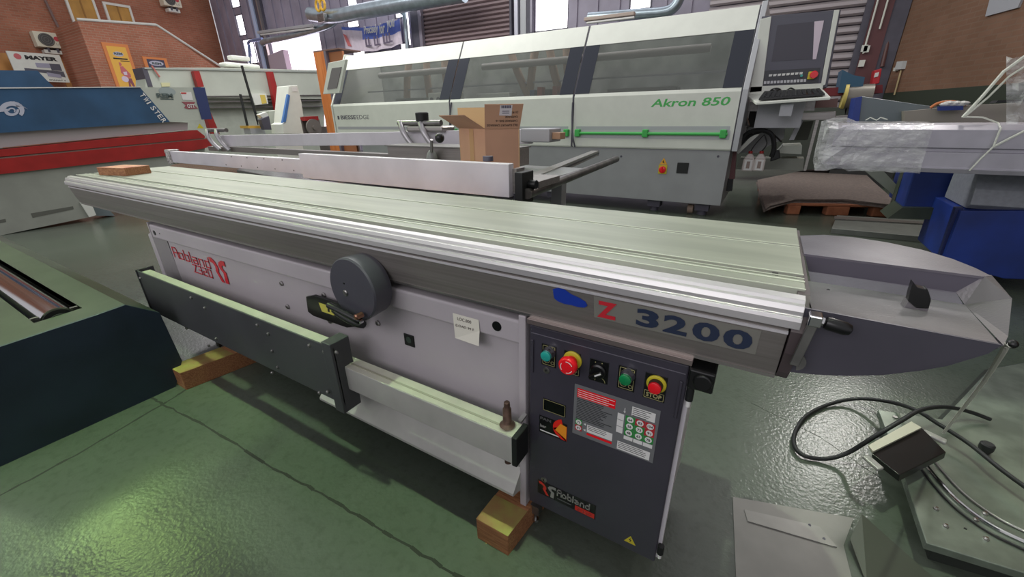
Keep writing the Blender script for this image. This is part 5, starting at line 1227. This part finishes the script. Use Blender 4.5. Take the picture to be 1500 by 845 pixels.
# duct work
def duct(pts, r, y, label, m_=GALV, n=16):
    P = [ay(u,v,y) for u,v in pts]
    return MB().tube(P, r, n=n).build('air_duct', m_, smooth=True, label=label, cat='duct')
duct(((455,21),(490,24),(540,15),(600,4),(680,-10)),.19,YW-.9,'wide bright galvanised duct high on the back wall')
duct(((384,64),(386,62),(395,59),(440,50),(478,39),(489,33),(492,28)),.09,YW-.6,'slim grey pipe below the wide duct over the doorway')
duct(((862,26),(930,21),(972,18),(988,10),(996,-4)),.10,YW-.5,'curved grey duct above the right part of the edge bander')
duct(((588,20),(590,17),(592,20),(596,60),(597,72)),.06,YW-.35,'vertical bent steel pipe beside the hanging banner')
duct(((366,92),(365,70),(364,63),(368,60),(384,57)),.05,YW-.35,'thin bluish pipe bending down left of the doorway', mat('pipe_blue',(130,146,190),.4,.3))
a = ay(380,48,YW-.7); b = ay(463,37,YW-.7)
lt = thing('strip_light', a, 'long unlit strip light hanging over the doorway', 'light fitting')
MB().beam(a,b,.16,.08).build('housing', EBT, lt, bev=.01); MB().cyl(a+Vector((.1,-.02,-.07)),b+Vector((-.1,-.02,-.07)),.03,n=10).build('tube', WHITE, lt, smooth=True)
a = ay(857,29,YW-1.6); b = ay(930,20,YW-1.6)
lt = thing('strip_light', a, 'brown edged strip light above the right half of the edge bander', 'light fitting')
MB().beam(a,b,.12,.06).build('housing', mat('light_tan',(176,160,150),.5), lt, bev=.01); MB().cyl(a+Vector((.05,-.02,-.06)),b+Vector((0,-.02,-.06)),.022,n=10).build('tube', WHITE, lt, smooth=True)
# crane hook and chain
hk = thing('chain_hoist', ay(467,20,YW-1.2), 'yellow and steel hoist hook hanging in front of the duct', 'hoist')
p = ay(467,8,YW-1.2)
MB().cyl(p+Vector((0,0,.05)),p+Vector((0,0,1.6)),.03,n=8).build('chain', STEEL, hk)
for dx_ in (-.03,.16): 
    mb = MB(); mb.tube([p+Vector((dx_+.1*math.cos(a),.02*dx_,.13*math.sin(a))) for a in [2*PI*k/12 for k in range(13)]],.035,n=8,smooth=2); mb.build('yellow_link', mat('hook_yellow',(222,176,60),.5), hk, smooth=True)
MB().box(p.x-.1,p.x+.2,p.y-.05,p.y+.08,p.z-.42,p.z-.2).build('trolley', STEEL, hk, bev=.02)
# hanging banner (real cloth with sag)
bq = [ay(u,v,YW-.3) for u,v in ((500,39),(587,27),(590,64),(505,74))]
bn = thing('fabric_banner', bq[0], 'white and blue fabric banner hanging above the left half of the edge bander', 'banner')
NX = 24; vs = []; fs = []
NZ = 8
for i in range(NX+1):
    for j in range(NZ+1):
        s_ = i/NX; t = j/NZ
        p = bq[0].lerp(bq[1],s_).lerp(bq[3].lerp(bq[2],s_),t)
        vs.append(p+Vector((0,.05*math.sin(s_*23+t*2),-.10*math.sin(PI*s_))))
mb = MB()
mb.add(vs, [])
for i in range(NX):
    for j in range(NZ):
        mb.f.append((i*(NZ+1)+j,(i+1)*(NZ+1)+j,(i+1)*(NZ+1)+j+1,i*(NZ+1)+j+1)); mb.mi.append(0 if (i < 8 and j > 0) or j > 3 else 1)
cl = mb.build('cloth', [mat('banner_white',(226,214,226),.8), mat('banner_blue',(100,120,200),.8)], bn)
so = cl.modifiers.new('s','SOLIDIFY'); so.thickness = .004
def bpt(s_, t, o=.07): return bq[0].lerp(bq[1],s_).lerp(bq[3].lerp(bq[2],s_),t)+Vector((0,-o,-.10*math.sin(PI*s_)))
for i, w_ in enumerate(('Precisely','for','you')):
    s0 = (.42,.68,.80)[i]; s1 = (.66,.77,.93)[i]
    a_ = bpt(s0,.40); b_ = bpt(s1,.40); text(w_, a_, (b_-a_), ZP, .27, WHITE, bn, width=(b_-a_).length, bold=.02, shear=.2, th=.01)
mb = MB()
for k in range(9):
    if k in (2,5): continue
    a_ = bpt(.42+k*.05,.82); mb.box(a_.x,a_.x+.05,a_.y-.005,a_.y,a_.z,a_.z+.24).box(a_.x+.05,a_.x+.13,a_.y-.005,a_.y,a_.z,a_.z+.04)
mb.build('lettering', mat('banner_grey_print',(110,100,120),.7), bn)
mb = MB(); p_ = bpt(.08,.35); MB().prism([bpt(.05,.3),bpt(.10,.35),bpt(.17,.80),bpt(.11,.8)],(0,-.01,0)).build('red_figure', mat('banner_red_print',(214,120,120),.7), bn)

# left brick wall, stair block
BRK = brick('left_brick', 'Y', (184,120,94), (168,106,82), (172,134,112))
MB().box(XW-.3,XW,-5,YW,0,6.5).build('wall_left', BRK, kind='structure')
BX = -17.6
a = ax(113,30,BX); b = ax(229,38,BX); c = ax(317,99,BX)
blk = MB().prism([(BX,a.y,0),(BX,c.y+1.2,0),(BX,c.y+1.2,c.z-.6),(BX,c.y,c.z),(BX,b.y,b.z),(BX,a.y,a.z)],(XW-BX,0,0)).build('wall_stair', brick('stair_brick','Y',(200,132,106),(186,120,94),(192,154,132)), kind='structure')
MB().tube([(BX+.02,a.y,a.z+.03),(BX+.02,b.y,b.z+.03)],.035,n=8,smooth=1).tube([(BX+.02,b.y,b.z+.03),(BX+.02,c.y+1.0,c.z-.5)],.035,n=8,smooth=1).build('trim_4', EBW, kind='structure')
# boarded windows above
for i, (u0,u1,vt,vb) in enumerate(((103,138,-25,27),(158,190,9,31))):
    vm = (max(vt,0)+vb)/2; A = ax(u0,vm,XW+.02); B = ax(u1,vm,XW+.02); zt2 = ax((u0+u1)/2-5,vt,XW+.02).z; zb2 = ax((u0+u1)/2+5,vb,XW+.02).z-.4
    w_ = MB().box(XW,XW+.05,A.y,B.y,zb2,zt2).build('window_%d' % (20+i), mat('ochre_shutter',(190,146,70),.6,0,var=.08,scale=3), kind='structure')
    MB().box(XW,XW+.08,A.y-.06,A.y,zb2,zt2).box(XW,XW+.08,B.y,B.y+.06,zb2,zt2).box(XW,XW+.08,A.y-.06,B.y+.06,zt2,zt2+.07).build('window_frame', EBW, w_)
    MB().box(XW+.05,XW+.06,(A.y+B.y)/2-.02,(A.y+B.y)/2+.02,zb2,zt2).build('centre_bar', mat('shutter_bar',(150,110,50),.6), w_)
# ac units
def acu(pts, label, full=True):
    P = [ax(u,v,XW+.35) for u,v in pts]
    y0_ = P[0].y; y1_ = P[1].y; z1_ = (P[0].z+P[1].z)/2; z0_ = z1_-(y1_-y0_)*.68
    t = thing('air_conditioner', (XW+.2,y0_,z0_), label, 'air conditioner')
    MB().box(XW+.03,XW+.35,y0_,y1_,z0_,z1_).build('casing', mat('ac_cream',(222,218,196),.5), t, bev=.01)
    cy_ = y0_+(y1_-y0_)*.40; cz_ = (z0_+z1_)/2; r = (z1_-z0_)*.42
    g_ = MB().cyl((XW+.35,cy_,cz_),(XW+.365,cy_,cz_),r,n=28).build('fan_grille', mat('fan_dark',(76,76,74),.5), t, smooth=True)
    mb = MB()
    for k in range(3): mb.tube([(XW+.368,cy_+r*(.3+.3*k)*math.cos(q_),cz_+r*(.3+.3*k)*math.sin(q_)) for q_ in [2*PI*j/16 for j in range(17)]],.006,n=5,smooth=1)
    mb.build('grille_ring', mat('grille_grey',(120,120,116),.5), g_)
    e2 = MB().cyl((XW+.35,y1_-.12,z1_-.16),(XW+.356,y1_-.12,z1_-.16),.065,n=20).build('red_emblem', mat('ac_red',(200,70,80),.5), t)
    text('LG', (XW+.351,y1_-.17,z1_-.33), YP, ZP, .06, mat('ac_print',(140,140,130),.5), t, width=.11, th=.003)
    MB().box(XW+.02,XW+.3,y0_+.2,y0_+.25,z0_-.12,z0_).box(XW+.02,XW+.3,y1_-.2,y1_-.15,z0_-.12,z0_).build('bracket', COLM, t)
    MB().box(XW+.02,XW+.28,y0_+.12,y1_-.08,z0_-.16,z0_-.06).build('drip_tray', EBW, t)
acu(((47,46),(87,48)), 'cream air conditioner with round fan on the brick wall above the white sign')
acu(((236,-10),(262,-8)), 'cream air conditioner at the top edge of the brick wall right of the shutters')
MB().tube([ax(66,0,XW+.06),ax(78,25,XW+.06),ax(92,55,XW+.06),ax(115,119,XW+.06)],.035,n=8).build('drain_pipe', mat('pipe_taupe',(120,98,92),.5), smooth=True, label='long slanting taupe drain pipe on the left brick wall', cat='pipe')
# MAYER sign
SX = -19.3
sg = thing('sign_board', ax(30,100,SX), 'white MAYER sign board with a printed machine picture on the left wall', 'sign')
q = [ax(u,v,SX) for u,v in ((10,78),(87,80.5),(104,121),(70,121),(25,105))]
y0_ = q[0].y; y1_ = q[1].y; z1_ = q[1].z; z0_ = q[2].z
MB().box(SX-.06,SX,y0_,y1_,z0_,z1_).build('board', EBW, sg)
H_ = z1_-z0_; W_2 = y1_-y0_
text('MAYER', (SX,y0_+W_2*.30,z1_-H_*.24), YP, ZP, H_*.14, INK, sg, width=W_2*.62, bold=.06, th=.006)
mb = MB().cyl((SX,y0_+W_2*.17,z1_-H_*.16),(SX+.006,y0_+W_2*.17,z1_-H_*.16),H_*.10,n=20).build('red_emblem', mat('sign_red',(200,100,105),.5), sg)
MB().prism([(SX,y0_+W_2*.2,z0_+H_*.45),(SX,y0_+W_2*.95,z0_+H_*.40),(SX,y0_+W_2*.95,z0_+H_*.18),(SX,y0_+W_2*.62,z0_+H_*.30),(SX,y0_+W_2*.2,z0_+H_*.35)],(.006,0,0)).build('picture_machine', mat('picture_slate',(84,84,96),.5), sg)
MB().box(SX,SX+.008,y0_+W_2*.45,y0_+W_2*.72,z0_+H_*.50,z0_+H_*.66).build('picture_panel', mat('picture_pale',(160,160,180),.5), sg)
MB().box(SX,SX+.006,y0_+W_2*.72,y0_+W_2*.93,z0_+H_*.42,z0_+H_*.66).build('picture_block', MATS['picture_slate'], sg)
MB().prism([(SX+.006,y0_+W_2*.60,z0_+H_*.20),(SX+.006,y0_+W_2*.86,z0_+H_*.15),(SX+.006,y0_+W_2*.86,z0_+H_*.28),(SX+.006,y0_+W_2*.60,z0_+H_*.34)],(.006,0,0)).build('picture_cabinet', MATS['picture_pale'], sg)
text('FORMAT 4', (SX,y0_+W_2*.60,z0_+H_*.04), YP, ZP, H_*.05, INK, sg, width=W_2*.32, th=.006)
# wooden hatch boards around the sign
for i, (u0,u1,v0_,v1_) in enumerate(((-30,14,75,106),(88,106,80,121))):
    a = ax(u0,(v0_+v1_)/2,XW+.05); b = ax(u1,(v0_+v1_)/2,XW+.05); zz1 = ax(u0,v0_,XW+.05).z; zz0 = ax(u1,v1_,XW+.05).z
    MB().box(XW+.005,XW+.06,a.y,min(b.y,4.3),zz0-.5,zz1).build('wooden_board', mat('ochre_board',(196,140,76),.6,0,var=.1,scale=2), label=('orange board on the wall left of the white sign','ochre board on the wall right of the white sign')[i], cat='board')
# posters on the stair block
def poster(pts, label, kind):
    P = [ax(u,v,BX+.02) for u,v in pts]
    y0_, y1_ = P[0].y, P[1].y; z1_ = (P[0].z+P[1].z)/2; z0_ = P[2].z
    t = thing('framed_poster', (BX,y0_,z0_), label, 'poster')
    MB().box(BX,BX+.04,y0_,y1_,z0_,z1_).build('frame', mat('frame_orange',(222,138,78),.6), t)
    w = y1_-y0_; h = z1_-z0_
    if kind:
        MB().box(BX+.04,BX+.045,y0_+w*.13,y1_-w*.13,z0_,z1_-h*.06).build('print', mat('poster_yellow',(238,186,80),.6), t)
        MB().prism([(BX+.045,(y0_+y1_)/2+w*.2*math.cos(q_),z1_-h*.20+h*.045*math.sin(q_)) for q_ in [2*PI*k/16 for k in range(16)]],(.003,0,0)).build('oval_mark', mat('oval_grey',(190,190,205),.5), t)
        text('REM', (BX+.049,y0_+w*.34,z1_-h*.215), YP, ZP, h*.045, MATS['slate_print'], t, width=w*.32, bold=.04, th=.004)
        MB().box(BX+.045,BX+.05,y0_+w*.25,y0_+w*.8,z1_-h*.30,z1_-h*.275).box(BX+.045,BX+.05,y0_+w*.5,y0_+w*.85,z1_-h*.335,z1_-h*.32).build('caption_line', INK, t)
        # generic worker figure (printed)
        S = lambda a_, b_: Vector((BX+.046, y0_+w*a_, z0_+h*b_))
        MB().prism([S(.40,.56),S(.46,.58),S(.50,.60),S(.47,.64),S(.40,.64)],(.003,0,0)).prism([S(.36,.44),S(.40,.56),S(.52,.57),S(.72,.42),S(.70,.36),S(.52,.34)],(.003,0,0)).build('printed_worker', mat('print_pink',(200,110,110),.6), t)
        MB().prism([S(.45,.46),S(.60,.47),S(.58,.40),S(.46,.40)],(.005,0,0)).cyl(S(.44,.32),S(.44,.32)+Vector((.005,0,0)),h*.06,n=16).build('printed_tool', mat('print_pale',(220,205,220),.6), t)
        MB().prism([S(.55,.34),S(.70,.34),S(.74,.18),S(.86,.03),S(.78,.03),S(.66,.16),S(.60,.26),S(.58,.16),S(.60,.02),S(.50,.02),S(.50,.18)],(.003,0,0)).build('printed_legs', mat('print_plum',(140,80,90),.6), t)
    else:
        MB().box(BX+.04,BX+.045,y0_+w*.14,y1_-w*.14,z0_,z1_-h*.14).build('print', mat('poster_slate',(70,70,90),.6), t)
        MB().prism([(BX+.045,(y0_+y1_)/2+w*.3*math.cos(q_),z0_+h*.62+h*.16*math.sin(q_)) for q_ in [2*PI*k/16 for k in range(16)]],(.003,0,0)).build('oval_mark', MATS['oval_grey'], t)
        text('REM', (BX+.049,y0_+w*.32,z0_+h*.54), YP, ZP, h*.14, MATS['slate_print'], t, width=w*.38, bold=.04, th=.004)
poster(((148,63),(186,64),(209,140)), 'tall orange framed yellow poster with a printed worker on the brick stair block', 1)
poster(((208,83.5),(243,84.5),(247,108)), 'small orange framed dark poster on the brick stair block', 0)

# right brick wall (runs diagonally from the back corner)
c0 = Vector((1.34,YW,0)); dr = Vector((.36,-1,0)).normalized(); L_ = 13
nr = Vector((-dr.y,dr.x,0)) if False else Vector((.94,.34,0)).normalized()
e1 = c0+dr*L_
BR2 = brick('right_brick', 'Y', (142,108,88), (134,100,80), (138,110,92))
wr = MB().hexa([c0,e1,e1+nr*.3,c0+nr*.3],[p+Vector((0,0,6.5)) for p in (c0,e1,e1+nr*.3,c0+nr*.3)]).build('wall_right', BR2, kind='structure')
MB().hexa([c0-nr*.012,e1-nr*.012,e1,c0],[p+Vector((0,0,1.32)) for p in (c0-nr*.012,e1-nr*.012,e1,c0)]).build('baseboard_right', mat('dark_green_dado',(52,60,48),.6), kind='structure')
def onwr(u, v, o=.0):
    d = _ray(u,v); n_ = nr; t = ((c0-nr*o)-CAM).dot(n_)/d.dot(n_); return CAM+d*t
def wbox(pts, th, n, m_, parent=None, **kw): return MB().prism([onwr(u,v) for u,v in pts], -nr*th).build(n, m_, parent, **kw)
sk_ = thing('wall_socket', onwr(1319,95), 'grey socket box with conduit on the right brick wall', 'socket box')
wbox(((1320,90),(1329,89),(1326,101),(1316,102)),.06,'box_lid',mat('socket_grey',(196,200,200),.5),sk_)
wbox(((1314,99),(1318,99),(1316,104),(1313,104)),.05,'plug',EBW,sk_)
a = onwr(1320,103,.03); b = onwr(1310,139,.03); MB().cyl(a,b,.012,n=8).build('conduit', mat('conduit_tan',(190,172,130),.5), sk_, smooth=True)
wbox(((1447,24),(1495,11),(1506,-14),(1456,-10)),.03,'wall_notice',mat('notice_grey',(170,172,178),.5),None,label='pale grey notice board high on the right brick wall', cat='sign')
hx = thing('fire_hose_box', onwr(1286,110), 'red fire hose box with white label low in the right corner', 'fire equipment')
q = [ay(u,v,YW-.75) for u,v in ((1281,103),(1292,100),(1288,122),(1277,125))]
MB().prism(q,(0,.25,0)).build('red_case', mat('fire_red',(190,36,46),.4), hx, bev=.01)
q = [ay(u,v,YW-.76) for u,v in ((1282,107),(1288,105.5),(1286,112),(1280,113.5))]
MB().prism(q,(0,.008,0)).build('white_label', WHITE, hx)
MB().tube([ay(1317,0,YW-.2),ay(1306,40,YW-.2),ay(1292,98,YW-.3)],.03,n=8).build('riser_pipe', mat('pipe_dark_red',(96,64,62),.5), smooth=True, label='dark red riser pipe down the right corner of the hall', cat='pipe')

# ================================================================ LIGHT
w = bpy.data.worlds.new('daylight'); SC.world = w; w.use_nodes = True
bg = w.node_tree.nodes['Background']; bg.inputs[0].default_value = (.86,.93,.95,1); bg.inputs[1].default_value = .54
bg.inputs[0].default_value = (.97,.95,1,1)
def area(name, loc, rot, sx, sy, e, col=(1,1,1), spread=None):
    l = bpy.data.lights.new(name,'AREA'); l.shape = 'RECTANGLE'; l.size = sx; l.size_y = sy; l.energy = e; l.color = col
    if spread: l.spread = math.radians(spread)
    o = bpy.data.objects.new(name,l); o.location = loc; o.rotation_euler = rot; COL.objects.link(o); return o
area('roof_fill', (-9,3.5,6), (0,0,0), 8, 2, 420, (1,.98,.97))  # unseen overhead fill, brightens the floor at the far left
area('back_daylight', (-7,YW-.4,4.6), (math.radians(-80),0,0), 10, 2, 110, (.95,.93,1))
# sunlight dropping through green translucent roof sheets
GC = (.62,1,.42)
area('green_roof_sheet', (-2.74,-1.0,5.6), (0,0,0), 2.52, 1.0, 6, (.66,1,.5), 1.5)
area('green_roof_sheet', (-.79,-.695,5.6), (0,0,0), 1.38, .41, 1.15, (.70,1,.58), 1.5)
area('pale_roof_sheet', (-.4,.16,5.6), (0,0,0), 5.9, 1.28, 9, (.84,1,.74), 2)
area('roof_fill', (-3.5,3.6,6), (0,0,0), 5, 1.6, 120, (1,.99,.97))  # added overhead fill, lifts the floor behind the saw
area('front_fill', (-1.6,-5.5,3.4), (math.radians(65),0,math.radians(5)), 5, 2, 85, (1,.96,1))  # added fill behind the camera, brightens the front of the saw body
l = area('green_skylight', (-8.6,-.55,5.5), (0,0,0), .3, .9, 42, (.6,1,.25)); l.rotation_euler = (Vector((-8.6,-.55,5.5))-Vector((-1.45,-1.05,0))).to_track_quat('Z','Y').to_euler()
l = area('green_skylight', (-7.2,-.1,5.5), (0,0,0), .25, .35, 14, (.55,1,.2)); l.rotation_euler = (Vector((-7.2,-.1,5.5))-Vector((-1.24,-1.0,0))).to_track_quat('Z','Y').to_euler()
l = area('bay_lamp', (2.1,7.2,4.9), (0,0,0), .7, .7, 150, (1,.98,.94)); l.rotation_euler = (Vector((2.1,7.2,4.9))-Vector((.3,.3,0))).to_track_quat('Z','Y').to_euler()
vs_ = SC.view_settings; vs_.view_transform = 'Standard'; vs_.look = 'None'; vs_.exposure = 0; vs_.gamma = 1; vs_.use_curve_mapping = False
